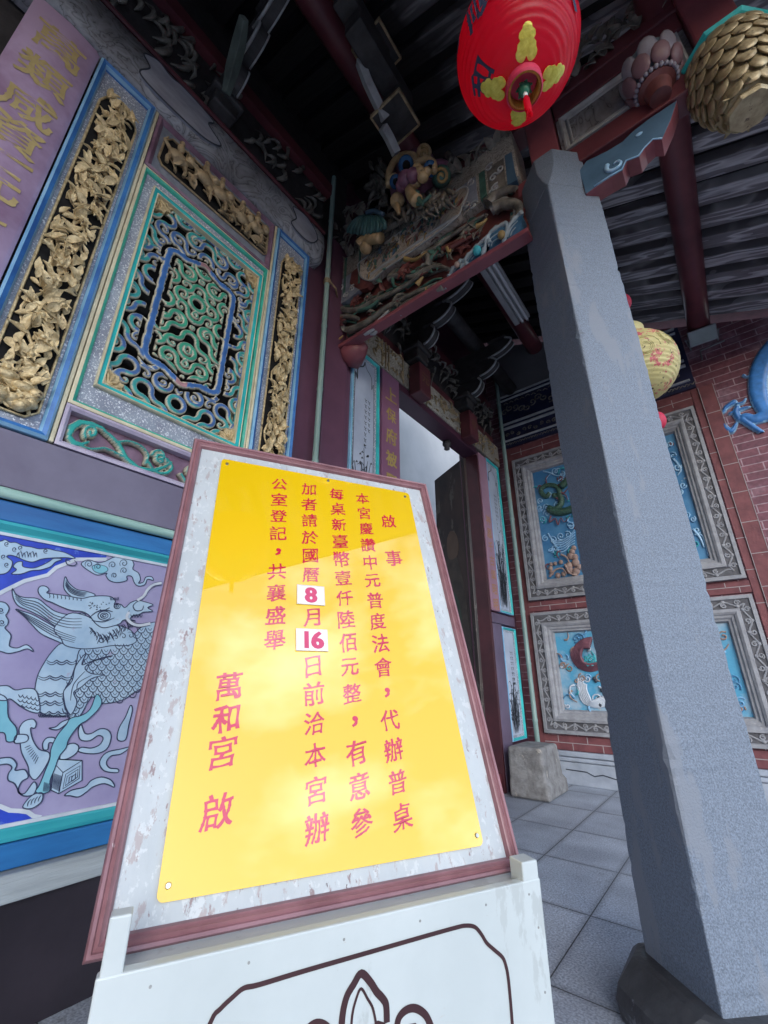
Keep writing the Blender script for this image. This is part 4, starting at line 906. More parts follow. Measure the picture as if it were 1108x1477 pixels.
# painted side panels of the doorway
def reed_panel(u0, u1, v0, v1, seedv, arch=True):
    fm = MB(); fm.mould(L, u0, u1, v0, v1, [(0, -.03), (0, .016), (.008, .020), (.022, .012), (.028, .0), (.046, -.004), (.052, -.006)], [1, 1, 0, 0, 2, 2])
    fm = fm.build('painted_panel', [G['teal'], G['bluelight'], G['speck']], door, smooth=True, ang=30)
    p = MB(); p.box(L, u0+.03, u1-.03, v0+.03, v1-.03, -.028, -.008); p.build('pale_ground', G['paintwhite'], fm)
    p = MB(); rd = random.Random(seedv); uc = (u0+u1)/2; wd = (u1-u0)/2-.055
    if arch:
        h = v1-.06
        p.ribbon(L, smooth_pts([(uc-wd, v0+.05), (uc-wd, v0+.3*(v1-v0)), (uc-wd, h-.25), (uc-wd+.03, h-.24), (uc-wd+.035, h-.12), (uc-.02, h-.06), (uc, h)], 4), .012, -.006, taper=False)
        p.ribbon(L, smooth_pts([(uc+wd, v0+.05), (uc+wd, v0+.3*(v1-v0)), (uc+wd, h-.25), (uc+wd-.03, h-.24), (uc+wd-.035, h-.12), (uc+.02, h-.06), (uc, h)], 4), .006, -.006, taper=False)
    for k in range(46):
        u = uc+rd.gauss(0, .4)*wd; v = v0+.06+rd.random()*.1; l = (v1-v0)*(.12+rd.random()*.36); be = rd.gauss(0, .9)*wd
        p.ribbon(L, smooth_pts([(u, v), (u+be*.15, v+l*.45), (u+be*.5, v+l*.8), (max(u0+.06, min(u1-.06, u+be)), v+l*(.95 if abs(be) < .05 else .78))], 4), .008, -.006)
    for k in range(26):
        u = uc+rd.gauss(0, .38)*wd; v = v0+.1+(v1-v0)*.5*rd.random(); p.ribbon(L, [(u, v), (u+.012, v+.014), (u+.02, v+.004)], .014, -.0055)
    for c_, uu in enumerate((uc+.02, uc+.065)):
        for k in range(9-3*c_):
            v = v1-.28*(v1-v0)/1.2-k*.055; p.ribbon(L, [(uu-.014, v+.01), (uu, v-.005), (uu+.014, v+.008)], .008, -.006); p.ribbon(L, [(uu-.008, v-.014), (uu+.012, v-.020)], .007, -.006)
    p.build('reed_painting', G['inkgrey'], fm)
reed_panel(2.092, 2.45, 1.72, 3.655, 4)
reed_panel(4.618, 4.995, 1.69, 3.645, 6)
reed_panel(2.092, 2.45, .40, 1.53, 14, False)
reed_panel(4.618, 4.995, .40, 1.535, 16, False)
b = MB()
for u0, u1 in ((2.095, 2.62), (4.39, 5.0)): b.box(L, u0, u1, 1.56, 1.665, -.03, .014)
b.box(L, 4.39, 4.612, 0, 1.555, -.03, .014); b.box(L, 2.455, 2.62, 0, 1.555, -.03, .014); b.build('lower_pier_face', pm('slate_plum_paint', (.17, .13, .20), (.12, .09, .14), ns=3, rough=.35), door, bevel=.004)
# open leaf
hx, hy = -2.15, 4.318; ex, ey = -2.79, 4.665
dv = Vector((ex-hx, ey-hy, 0)); DL = dv.length; dv.normalize(); dn = Vector((-dv.y, dv.x, 0))
if dn.dot(Vector((hx, hy, 0))) > 0: dn = -dn
def D(u, v, d=0): p_ = Vector((hx, hy, 0))+dv*u+dn*d; return (p_.x, p_.y, v)
b = MB(); b.box(D, 0, DL, .05, 3.57, -.055, 0); leaf = b.build('door_leaf', G['doorpaint'], door, bevel=.006)
b = MB()
for poly, m in (([(.18, .3), (.56, .3), (.60, 1.2), (.52, 1.9), (.46, 2.35), (.28, 2.35), (.16, 1.9), (.10, 1.1)], 0), ([(.26, 2.38), (.46, 2.38), (.48, 2.62), (.37, 2.72), (.25, 2.6)], 1), ([(.28, 1.2), (.48, 1.2), (.50, 1.75), (.38, 1.95), (.26, 1.7)], 2)):
    b.prism(D, smooth_pts(poly, 4, True), .0, .0022 + .001*m, m=m)
b.build('guardian_painting', [pm('faded_robe', (.09, .07, .06), (.05, .04, .035), ns=9, rough=.4), pm('faded_face', (.15, .10, .075), rough=.4), pm('faded_green_robe', (.06, .085, .07), rough=.4)], leaf)
b = MB(); b.lathe((-2.12, 3.86, 3.50), [(.045, .075), (.05, .03), (.028, .0), (.034, -.03), (.0, -.05)], 12); b.build('drop_knob', G['darkwood'], door, smooth=True)
b = MB(); b.box(L, 2.745, 4.345, 0, .16, -.16, -.01); b.build('threshold', G['redwood'], door, bevel=.01)
# narrow couplet boards each side of the door
def couplet(u0, u1, v0, v1, chars, label, colmat, n0, pitch, size, inkm):
    t = thing('couplet_board', label, 'couplet board', (-1.98, (u0+u1)/2, v0), 'couplet boards')
    b = MB(); b.box(L, u0, u1, v0, v1, -.029, .022); b.build('board', colmat, t, bevel=.004)
    b = MB()
    for i, ch in enumerate(chars): write(b, ch, lambda u, v: L(u, v, .0245), (u0+u1)/2, n0-pitch*i, size, slant=.08, bold=.03, wob=.006)
    b.build('gold_lettering', inkm, t)
lac = pm('mauve_lacquer_board', (.33, .155, .26), (.25, .105, .18), ns=1.7, rough=.3, spec=.6)
gl = pm('gold_script', (.60, .45, .16), (.48, .34, .10), ns=15, rough=.4, metal=.15)
couplet(2.478, 2.735, 1.68, 3.652, '上保府被賢一德門', 'mauve couplet board with gold script between reed painting and open door', lac, 3.43, .222, .16, gl)
couplet(4.392, 4.606, 1.69, 3.62, '神恩千古頌昭明', 'narrow pinkish couplet board with faint script right of the open door leaf', pm('pink_lacquer_board', (.46, .27, .36), (.36, .19, .26), ns=1.7, rough=.3, spec=.6), 2.75, .165, .125, pm('faded_orange_script', (.55, .30, .18), rough=.45))

# interior seen through the door
b = MB(); b.add([(-4.3, -2, 0), (-4.3, 14, 0), (-4.3, 14, 8), (-4.3, -2, 8), (-4.5, -2, 0), (-4.5, 14, 0), (-4.5, 14, 8), (-4.5, -2, 8)], [(0, 1, 2, 3), (7, 6, 5, 4), (0, 3, 7, 4), (1, 5, 6, 2), (3, 2, 6, 7), (0, 4, 5, 1)])
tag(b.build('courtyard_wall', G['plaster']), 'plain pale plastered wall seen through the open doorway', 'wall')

# ================================================================== BRICK SIDE WALL
bw = thing('brick_side_wall', 'red brick side wall with stone framed relief panels, between door and eave', 'wall', (-.8, YB+.1, 0))
def roof_z(x): return 5.80 - .4245*(x+1.97)
b = MB(); b.prism(B, [(-2.6, 0), (1.75, 0), (1.75, roof_z(1.75)-.02), (-2.6, roof_z(-2.6)-.02)], -.3, -.02); b.build('brickwork', G['brick'], bw)
b = MB(); b.box(B, -1.93, 1.72, .0, .205, -.02, .035); b.box(B, -1.93, 1.72, .21, .245, -.02, .05); b.box(B, -1.93, 1.72, .25, .30, -.02, .025)
st = b.build('stone_base', G['stonebase'], bw, bevel=.01)
b = MB(); b.tube([B(-1.65, .135, .036), B(-1.45, .13, .037), B(-1.38, .10, .037), B(-1.30, .12, .037), B(-1.15, .09, .037), B(-.95, .11, .037)], .005, 5); b.build('hairline_crack', G['inkgrey'], st)
# tile bands round the panels
b = MB()
for a in ((-1.93, -1.84, .30, 3.94), (-1.84, .225, 3.76, 3.94), (-1.84, .225, 1.735, 1.845), (-1.84, .225, .305, .44)): b.box(B, *a, -.02, .0)
b.box(B, .30, .425, .305, 3.94, -.02, .014); b.box(B, .228, .296, .305, 3.94, -.02, .002)
tb = b.build('tile_band', G['tile'], bw, bevel=.004)
b = MB()
for z in np.arange(.55, 3.9, .305): b.box(B, .297, .428, z, z+.007, .0, .0155); b.box(B, .226, .298, z-.14, z-.134, -.01, .0045)
for x in np.arange(-1.7, .2, .29):
    b.box(B, x, x+.007, 3.80, 3.90, -.01, .002); b.box(B, x+.1, x+.107, 1.74, 1.79, -.01, .002); b.box(B, x, x+.007, 1.79, 1.84, -.01, .002); b.box(B, x, x+.007, .37, .44, -.01, .002); b.box(B, x+.14, x+.147, .306, .37, -.01, .002)
for v in (1.79, .37, 3.85): b.box(B, -1.84, .225, v, v+.007, -.01, .002)
b.box(B, .296, .301, .305, 3.94, -.01, .0165); b.box(B, .424, .429, .305, 3.94, -.01, .0165); b.build('mortar_lines', G['mortar'], tb)
def stone_panel(v0, v1, name, ground):
    u0, u1 = -1.822, .215
    fm = MB(); fm.mould(B, u0, u1, v0, v1, [(0, -.02), (0, .045), (.03, .05), (.035, .036), (.115, .036), (.12, .062), (.145, .068), (.165, .056), (.17, .044), (.19, .042), (.205, .026), (.22, .022), (.235, -.018)], [0, 0, 0, 1, 0, 0, 0, 0, 0, 0, 0, 0])
    fm = fm.build(name, [G['frameston'], G['bandston']], bw, smooth=True, ang=28)
    p = MB(); p.box(B, u0+.22, u1-.22, v0+.22, v1-.22, -.0195, -.014); p.build('painted_ground', ground, fm)
    p = MB()   # carved vine on the flat band
    uc0, uc1, w0, w1 = u0+.075, u1-.075, v0+.075, v1-.075
    per = [((uc0, w0), (uc1, w0)), ((uc1, w0), (uc1, w1)), ((uc1, w1), (uc0, w1)), ((uc0, w1), (uc0, w0))]
    for (a, c) in per:
        ln = math.hypot(c[0]-a[0], c[1]-a[1]); k = int(ln/.03); dx, dy = (c[0]-a[0])/ln, (c[1]-a[1])/ln
        P = []
        for i in range(k+1):
            s_ = ln*i/k; o = .020*math.sin(s_*2*math.pi/.2); P.append(B(a[0]+dx*s_-dy*o, a[1]+dy*s_+dx*o, .038))
        p.tube(P, .0075, 5)
        for i in range(int(ln/.1)):
            s_ = .05+i*.1; sg = 1 if i % 2 == 0 else -1
            cc = (a[0]+dx*s_+dy*sg*.010, a[1]+dy*s_-dx*sg*.010)
            p.tube([B(x, y, .039) for x, y in spiral(cc, .024, .005, i*1.9, 1.25, 10)], .0075, 5)
            p.ell(B(cc[0]-dy*sg*.032, cc[1]+dx*sg*.032, .037), .017, .011, .017, n=7, k=5)
    p.build('vine_carving', G['frameston'], fm, smooth=True, ang=60)
    return fm
dp = stone_panel(1.862, 3.735, 'dragon_panel', G['deeppanel'])
SB4 = .2031
def Q4(l, d=.0): return [Vector(B(*BP(740+x*SB4, 560+y*SB4, d), d)) for x, y in l]
def strand(mb, pts, r0, r1=None, n=6, m=None, k=4):
    P = smooth_pts([tuple(p) for p in pts], k); N_ = len(P); r1 = r0*.4 if r1 is None else r1
    mb.tube(P, [r0+(r1-r0)*i/(N_-1) for i in range(N_)], n, m)
p = MB()
strand(p, Q4([(262, 745), (235, 770), (205, 745), (200, 715), (240, 690), (290, 690), (325, 715), (330, 750), (300, 768), (290, 750)]), .030, .03, 8, 0)
strand(p, Q4([(330, 755), (345, 800), (330, 840), (290, 862), (250, 850)]), .036, .04, 8, 0)
strand(p, Q4([(255, 855), (300, 880), (360, 878), (430, 850), (520, 800), (600, 820), (700, 900)]), .045, .05, 8, 0)
strand(p, Q4([(340, 700), (420, 640), (520, 640), (600, 720), (640, 800), (600, 900)]), .045, .05, 8, 0)
p.build('dragon_body', G['scale'], dp, smooth=True)
p = MB()
for q in ([(300, 705), (330, 680), (345, 660)], [(335, 735), (375, 760), (390, 795)], [(330, 760), (370, 735), (405, 690)], [(300, 770), (330, 800), (340, 835)], [(270, 905), (260, 950), (300, 925), (320, 970), (340, 920), (365, 950), (405, 905)], [(240, 690), (235, 640), (250, 620)], [(205, 700), (185, 690), (170, 720)]): strand(p, Q4(q, .01), .012, .004, 6)
p.build('dragon_spines', G['rose'], dp, smooth=True)
p = MB()
for c, r in (((195, 800), 22), ((190, 850), 24), ((240, 890), 26), ((215, 930), 24), ((240, 845), 26), ((285, 1080), 30), ((340, 1050), 28), ((390, 1040), 26), ((300, 1140), 28), ((300, 590), 26), ((350, 610), 22), ((410, 980), 30)): p.tube(Q4(spiral(c, r, 4, c[0]*.3, 1.3), -.006), .0075, 5)
for k in range(6): strand(p, Q4([(250+k*12, 1030+k*22), (280+k*12, 1075+k*18), (330+k*10, 1085+k*12), (400, 1050+k*14), (440, 1000+k*20)], -.006), .009, .006)
for q in ([(215, 590), (260, 600), (310, 620), (360, 610)], [(230, 660), (245, 630), (265, 612)], [(320, 660), (345, 640), (380, 625)]): strand(p, Q4(q, -.006), .010, .004)
# curls on the far side of the pillar
Q6 = lambda l, d=-.004: [Vector(B(*BP(900+x*SB4, 560+y*SB4, d), d)) for x, y in l]
for c, r in (((350, 480), 28), ((380, 560), 30), ((420, 690), 26), ((400, 740), 22), ((490, 930), 22), ((520, 1010), 26), ((330, 400), 24)): p.tube(Q6(spiral(c, r, 4, c[1]*.1, 1.3)), .008, 5)
strand(p, Q6([(350, 500), (385, 540), (405, 580), (380, 620)]), .012, .006); strand(p, Q6([(490, 1000), (540, 1060), (570, 1130)]), .014, .008); strand(p, Q6([(500, 1040), (560, 1050), (600, 1190)]), .010, .006)
p.build('wave_curls', G['glazeedge'], dp, smooth=True)
p = MB()
for (x, y, r) in ((432, 1135, 17), (420, 1160, 20), (410, 1190, 24), (440, 1200, 22), (445, 1240, 26), (400, 1260, 24), (400, 1290, 26), (340, 1235, 15), (300, 1245, 13), (272, 1250, 13), (268, 1280, 16), (275, 1310, 17), (320, 1330, 18), (360, 1320, 16), (450, 1300, 24), (470, 1270, 20), (440, 1320, 20)):
    c = Q4([(x, y)], -.005)[0]; p.ell(c, r*.0017, .03, r*.0019, n=9, k=7)
for q in ([(340, 1180), (380, 1200), (400, 1240)], [(370, 1250), (400, 1310), (450, 1330)], [(260, 1340), (300, 1290), (350, 1280), (380, 1320)]): strand(p, Q4(q, .02), .014, .006)
p.build('carved_figure', G['buff'], dp, smooth=True)
def filler(fm, v0, v1, seedv, cols):
    rd = random.Random(seedv); mbs = {k: MB() for k in cols}
    for q in range(120):
        u = -1.56+rd.random()*1.5; v = v0+.26+rd.random()*(v1-v0-.52); k = rd.choice(cols); r = .018+rd.random()*.035; a = rd.random()*6.28
        if rd.random() < .55: mbs[k].tube([B(x, y, -.010+.012*(i/12)) for i, (x, y) in enumerate(spiral((u, v), r, r*.15, a, 1.25, 12))], .0075, 5)
        else: strand(mbs[k], [B(u+r*2.6*t*math.cos(a+t*1.6), v+r*2.6*t*math.sin(a+t*1.6), -.012+.016*math.sin(3*t)) for t in (0, .33, .66, 1)], .012, .004)
    for k, mb in mbs.items(): mb.build({'glazeedge': 'pale_cloud_curls', 'cyan': 'turquoise_curls', 'deeppanel': 'deep_blue_curls', 'rose': 'rose_leaves', 'whiteline': 'white_curls', 'bluelight': 'light_blue_curls', 'buff': 'buff_leaves'}[k], G[k], fm, smooth=True)
filler(dp, 1.862, 3.735, 51, ['glazeedge', 'cyan', 'deeppanel', 'bluelight', 'rose'])
tp = stone_panel(.458, 1.712, 'flower_panel', G['skyblue'])
SB5 = .21
Q5 = lambda l, d=.0: [Vector(B(*BP(740+x*SB5, 840+y*SB5, d), d)) for x, y in l]
p = MB()
for k in range(6):
    t = k/6
    P = [(545-t*20, 385+t*70), (480-t*0, 400+t*55), (425+t*50, 450+t*30), (405+t*70, 500+t*15), (440+t*55, 570-t*25), (500+t*30, 600-t*45), (560+t*5, 600-t*50), (640, 560), (660, 470), (600, 400)]
    strand(p, Q5(P, -.008+.010*k), .020, .016)
p.build('petal_rings', G['rose'], tp, smooth=True)
p = MB()
for q in range(7): 
    th = q*.9; p.tube(Q5(spiral((527+28*math.cos(th), 535+28*math.sin(th)), 15, 5, th, 1.2, 9), .05), .0065, 5)
p.ell(Q5([(527, 535)], .05)[0], .016, .02, .016, n=9, k=6); p.build('turquoise_flower', G['cyan'], tp, smooth=True)
p = MB()
for k in range(6): strand(p, Q5([(448+k*11, 670+k*6-(k == 0)*15), (450+k*11, 740), (480+k*10, 820-k*4), (540, 850-k*6), (600, 855-k*12), (680, 830-k*14)], -.008+.004*k), .010, .012)
p.build('white_plume', G['whiteline'], tp, smooth=True)
p = MB()
for (x, y) in ((570, 675), (590, 800), (600, 840), (560, 660), (610, 740)): p.ell(Q5([(x, y)], -.005)[0], .018, .02, .022, n=8, k=6)
p.build('dark_rocks', G['inkgrey'], tp, smooth=True)
filler(tp, .458, 1.712, 52, ['bluelight', 'cyan', 'deeppanel', 'whiteline', 'buff'])
# blue cornice and dim gable
b = MB(); b.prism(B, [(-1.95, 3.965), (.29, 3.965), (.29, 4.80), (-1.95, 4.80)], -.02, .008); cn = b.build('painted_cornice', G['navy'], bw)
b = MB()
for z, h_ in ((4.775, .022), (4.715, .018), (4.318, .026), (4.245, .03), (4.055, .020)): b.box(B, -1.95, .255, z, z+h_, .006, .035)
b.build('white_fillet', G['whitetrim'], cn, bevel=.004)
b = MB(); rd = random.Random(12)
for k in range(30):
    u = -1.9+k*.073; z = 3.995; P = smooth_pts([(u, z), (u+.03, z+.03), (u+.05, z+.012), (u+.07, z+.035), (u+.095, z+.01)], 3); b.ribbon(B, P, .012, .0105)
for k in range(26):
    u = -1.85+k*.08; z = 4.16+.02*math.sin(k*2.3); b.tube([B(x, y, .012) for x, y in spiral((u, z), .03, .005, k*1.7, 1.1, 9)], .007, 4)
    z = 4.53+.05*math.sin(k*1.3); b.tube([B(x, y, .012) for x, y in spiral((u, z), .055, .01, k*2.1, 1.1, 9)], .010, 4)
    z = 4.66+.01*math.sin(k*3.3); b.tube([B(u, z, .012), B(u+.03, z+.02, .016), B(u+.06, z-.005, .012)], .008, 4)
b.build('cloud_relief', G['darkcarve'], cn, smooth=True)
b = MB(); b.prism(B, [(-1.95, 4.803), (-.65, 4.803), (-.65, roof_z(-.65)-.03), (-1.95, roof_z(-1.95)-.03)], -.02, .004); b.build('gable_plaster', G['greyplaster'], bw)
# blue glazed dragon on the brickwork
SB8 = 148/781
P8 = lambda x, y: BP(960+x*SB8, 360+y*SB8)
bs_ = [([P8(1400, 560), P8(1120, 560), P8(960, 620), P8(830, 720), P8(745, 840), P8(705, 960), P8(705, 1080), P8(735, 1180), P8(800, 1260), P8(900, 1290)], [.085, .085, .085, .085, .082, .08, .076, .07, .062, .05]),
       ([P8(760, 1260), P8(680, 1290), P8(610, 1270), P8(575, 1280)], [.05, .04, .033, .022]), ([P8(590, 1290), P8(640, 1330), P8(700, 1370), P8(730, 1385)], [.03, .024, .022, .018]),
       ([P8(560, 1290), P8(535, 1240), P8(545, 1200)], [.022, .026, .02]), ([P8(520, 1160), P8(460, 1200), P8(440, 1235), P8(400, 1245)], [.024, .020, .014, .010]), ([P8(490, 1245), P8(550, 1225), P8(600, 1205), P8(640, 1195)], [.014, .018, .016, .010]),
       ([P8(545, 1175), P8(590, 1160), P8(610, 1130)], [.016, .014, .008]), ([P8(540, 1320), P8(500, 1380), P8(455, 1350), P8(440, 1295)], [.012, .024, .022, .008]), ([P8(690, 955), P8(620, 965), P8(595, 955)], [.018, .010, .014])]
bs_ = [bs_[0]]+[(P, [r*1.35 for r in rr]) for P, rr in bs_[1:]]
bs_ = [(smooth_pts([(a, c, r) for (a, c), r in zip(P, rr)], 4)) for P, rr in bs_]
bs_ = [([(a, c) for a, c, _ in q], [r for _, _, r in q]) for q in bs_]
def dr_sdf(U, V):
    S = np.full(U.shape, 9.0)
    for P, rr in bs_: S = np.minimum(S, seg_dist(U, V, P, rr))
    return S
relief('glazed_dragon', B, .12, 1.0, 3.25, 4.25, .006, dr_sdf, .04, -.018, -.022, lambda U, V, S: np.where((-S < .010)[..., None], np.array([.36, .62, .85]), lerp3((.05, .20, .52), (.06, .26, .68), np.clip(-S/.06, 0, 1))), .05, G['attr'], bw)

# ================================================================== ROOF
roof = thing('porch_roof', 'dark timber porch roof with grained rafters over the whole entrance', 'roof', (-.5, 1.5, 5))
sl = math.atan(.4245); cx_, sx_ = math.cos(sl), math.sin(sl)
def RF(s, y, d=0): return (-1.97+s*cx_+d*sx_, y, 5.80-s*sx_+d*cx_)     # s runs down the slope, d up out of it
SX0, SX1 = -1.35, 3.78
b = MB()
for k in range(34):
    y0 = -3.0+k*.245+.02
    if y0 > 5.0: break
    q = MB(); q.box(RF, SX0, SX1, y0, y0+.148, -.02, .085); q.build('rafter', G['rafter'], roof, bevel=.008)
b = MB(); b.box(RF, SX0, SX1+.02, -10, 5.14, .086, .16); b.build('roof_boards', G['plank'], roof)
b = MB(); b.box(RF, SX0, SX1+.1, -10, 5.5, .161, .30); b.build('tile_layer', G['tile'], roof)
b = MB(); b.box(RF, SX1+.021, SX1+.05, -10, 5.5, -.10, .159); b.build('eave_board', G['redwood'], roof)
def purlin(x, z, r): 
    b = MB(); b.tube([(x, -3, z), (x, 5.11, z)], r, 20); b.build('purlin', G['redwood'], roof, smooth=True, ang=50)
purlin(-1.30, 5.385, .105); purlin(.47, 4.665, .105); purlin(1.36, 4.28, .09)
# inner slope beyond the ridge over the hall
b = MB(); b.add([(-3.19, -10, 6.47), (-3.19, 5.5, 6.47), (-3.7, 5.5, 6.25), (-3.7, -10, 6.25), (-3.19, -10, 6.6), (-3.19, 5.5, 6.6), (-3.7, 5.5, 6.38), (-3.7, -10, 6.38)], [(0, 1, 2, 3), (7, 6, 5, 4), (0, 3, 7, 4), (1, 5, 6, 2), (2, 6, 7, 3), (0, 4, 5, 1)]); b.build('inner_slope', G['plank'], roof)

# ================================================================== CARVED BEAM to the pillar
cb = thing('carved_beam', 'thick painted beam with openwork carving and red fillet, from the wall to the granite pillar', 'beam', (-1.2, YM, 4.0))
b = MB(); prof = []
for k in range(15):
    a = -math.pi/2+math.pi*k/14; prof.append((math.copysign(abs(math.sin(a))**.75, a)*.235, math.cos(a)**.6*.02+.0))
x0, x1 = -1.985, -.42
vs_ = []; fs_ = []
for i, x in enumerate((x0, x1)):
    for dz, dy in prof: vs_.append((x, YF-dy, 4.245+dz))
    for dz, dy in prof[::-1]: vs_.append((x, 2.13+dy, 4.245+dz))
n_ = len(vs_)//2
b.add(vs_, [(i, (i+1) % n_, n_+(i+1) % n_, n_+i) for i in range(n_)]+[tuple(range(n_)), tuple(range(n_, 2*n_))])
beam = b.build('beam', G['goldart'], cb, smooth=True, ang=50)
SM = 320/1108
def QM(x, y, d=.03): return MP(460+x*SM, 200+y*SM, d)
b = MB()
car = [QM(*p) for p in ((195, 640), (210, 610), (330, 520), (500, 400), (640, 300), (700, 250), (735, 240), (742, 270), (715, 330), (690, 390), (560, 490), (420, 590), (330, 650), (260, 705), (210, 690))]
car = smooth_pts(car, 4, True); b.prism(M, car, -.03, .026); c_ = b.build('buff_cartouche', G['cartouche'], beam, bevel=.006)
b = MB(); b.tube([M(u, v, .027) for u, v in car+car[:1]], .007, 6)
b.tube([M(u, v, .026) for u, v in smooth_pts([QM(*p) for p in ((240, 690), (330, 625), (450, 545), (580, 455), (690, 385))], 3)], .012, 6); b.build('cartouche_rim', G['paleedge'], c_, smooth=True)
b = MB()
bd = [([(60, 740), (160, 665), (150, 720), (200, 750), (130, 810), (50, 850)], 'greyplate'), ([(160, 665), (190, 640), (205, 690), (260, 715), (240, 740), (200, 752), (150, 722)], 'petalred'), ([(700, 240), (780, 180), (790, 300), (720, 350), (742, 280)], 'greyplate'), ([(795, 170), (825, 150), (835, 270), (805, 300)], 'leafgreen'), ([(835, 148), (920, 90), (930, 230), (850, 280)], 'darkcarve'), ([(925, 80), (960, 60), (985, 200), (940, 225)], 'archblue')]
ml = {'greyplate': 0, 'petalred': 1, 'leafgreen': 2, 'darkcarve': 3, 'archblue': 4}
for poly, k in bd: b.prism(M, [QM(*p) for p in poly], -.02, .022, m=ml[k])
for x in (-1.945, -1.78): b.box(M, x, x+.018, 4.03, 4.45, .0, .028, m=2)
b.build('end_bands', [G['greyplate'], G['petalred'], G['leafgreen'], G['darkcarve'], G['archblue']], beam)
b = MB(); rd = random.Random(44)
for (x, y) in ((90, 700), (110, 740), (130, 780), (165, 745), (760, 215), (770, 330), (850, 140), (870, 190), (880, 240), (900, 150), (865, 265), (730, 330)):
    b.tube([M(u, v, .026) for u, v in spiral(QM(x, y), .035, .006, rd.random()*6, 1.3, 10)], .006, 5)
b.build('white_scrolls', G['paleedge'], beam, smooth=True)
ks = ['petalred', 'leafgreen', 'ochre', 'darkcarve', 'archblue', 'buff']; fg = {k: MB() for k in ks}; rd = random.Random(61)
for q in range(150):
    t_ = rd.random(); x = 240+t_*450; y = 655-t_*345+rd.gauss(0, 26); u, v = QM(x, y, .026); k = rd.choice(ks); a = rd.gauss(.4, 1.0); l = .03+rd.random()*.045
    if rd.random() < .7: fg[k].tube([M(u+l*s_*math.cos(a+s_), v+l*s_*math.sin(a+s_*1.5), .026+.008*math.sin(3.1*s_)) for s_ in (0, .33, .66, 1)], [.003, .009, .008, .002], 5)
    else: fg[k].ell(M(u, v, .028), .010, .008, .015, n=8, k=6)
nm_ = {'petalred': 'red_robed_figures', 'leafgreen': 'green_foliage', 'ochre': 'gilt_touches', 'darkcarve': 'grey_rocks', 'archblue': 'blue_robed_figures', 'buff': 'buff_faces'}
for k, mb in fg.items(): mb.build(nm_[k], G[k], c_, smooth=True)
b = MB()
for q in range(46):      # leafy crest along the top edge of the beam
    t_ = q/45; p_ = M(-1.95+1.5*t_, 4.44+.03*math.sin(q*1.9), -.01+.02*math.sin(q*2.7)); th = rd.random()*6.28
    b.leaf(p_, (math.cos(th), -.5, abs(math.sin(th))), (0, -1, .3), .10+.05*rd.random(), .035, cup=.35)
b.build('leaf_crest', G['darkcarve'], cb, smooth=True, ang=60)
# red fillet below and the openwork between
b = MB(); b.box(M, -1.985, -.415, 3.470, 3.506, -.055, .030); b.build('red_fillet', G['redtie'], cb, bevel=.008)
b = MB(); b.box(M, -1.985, -.415, 3.507, 4.03, -.075, -.055); ob = b.build('dark_carving_ground', G['petalred'], cb)
parts = {k: MB() for k in ('darkcarve', 'petalred', 'leafgreen', 'ochre', 'waveblue', 'waveedge', 'cyan')}
def QS(l, d=.0): return [Vector(M(*QM(x, y, d), d)) for x, y in l]
rd = random.Random(2)
flows = [([(40, 870), (90, 850), (150, 860), (210, 850), (280, 810), (350, 780), (420, 740), (500, 690), (560, 650)], 'darkcarve', .026),
         ([(150, 960), (220, 930), (280, 890), (330, 850), (400, 810), (480, 770), (560, 740), (640, 700)], 'darkcarve', .024),
         ([(200, 860), (260, 840), (320, 790), (370, 760)], 'leafgreen', .016), ([(230, 970), (270, 950), (310, 900), (350, 860)], 'paleedge', .020),
         ([(440, 820), (500, 800), (550, 760), (530, 780)], 'darkcarve', .018), ([(540, 640), (550, 600), (540, 570), (590, 540), (640, 500), (700, 460), (760, 420), (830, 380)], 'darkcarve', .022),
         ([(620, 740), (560, 760), (480, 800), (420, 830), (380, 880)], 'darkcarve', .02), ([(350, 700), (400, 680), (470, 690), (540, 650), (600, 640), (650, 650)], 'darkcarve', .022),
         ([(400, 660), (370, 700), (380, 740), (430, 740)], 'leafgreen', .015), ([(850, 330), (880, 290), (930, 260), (980, 250)], 'darkcarve', .04), ([(560, 600), (590, 570), (600, 520), (660, 470)], 'leafgreen', .016),
         ([(60, 940), (100, 900), (160, 890), (200, 900)], 'darkcarve', .03), ([(880, 350), (920, 330), (990, 330), (1000, 380), (960, 400)], 'darkcarve', .035), ([(640, 560), (700, 520), (740, 500), (800, 470)], 'petalred', .022)]
parts['paleedge'] = MB()
for P, k, r in flows:
    strand(parts[k], QS(P, .0), r*1.25, r*.45, 7)
    for j in range(4):
        o = [(x+rd.gauss(0, 13), y+rd.gauss(0, 13)) for x, y in P]; strand(parts[rd.choice(['darkcarve', 'petalred', k, 'leafgreen', 'paleedge'])], QS(o, -.02-.008*j), r*1.0, r*.3, 6)
for (x, y, s_) in ((190, 820, .055), (440, 670, .07), (110, 930, .06), (740, 480, .045), (250, 800, .04), (400, 820, .035)):
    c = QS([(x, y)], .0)[0]
    for q in range(7):
        th = q*.9; d = Vector((math.cos(th), -.25, math.sin(th))); parts['petalred' if s_ > .05 else 'darkcarve'].leaf(c, d, (0, -1, 0), s_*1.2, s_*.42, cup=.4)
    parts['petalred'].ell(c+Vector((0, -.02, 0)), s_*.25, s_*.25, s_*.25, n=8, k=6)
for k in range(60):
    x = 60+rd.random()*780; y = 960-(x-60)*.62+rd.gauss(0, 50)-40; c = QS([(x, y)], -.02)[0]; th = rd.random()*6.28
    parts[rd.choice(['darkcarve', 'petalred', 'darkcarve', 'leafgreen'])].leaf(c, (math.cos(th), -.3, math.sin(th)), (0, -1, .2), .06+rd.random()*.05, .02, cup=.3)
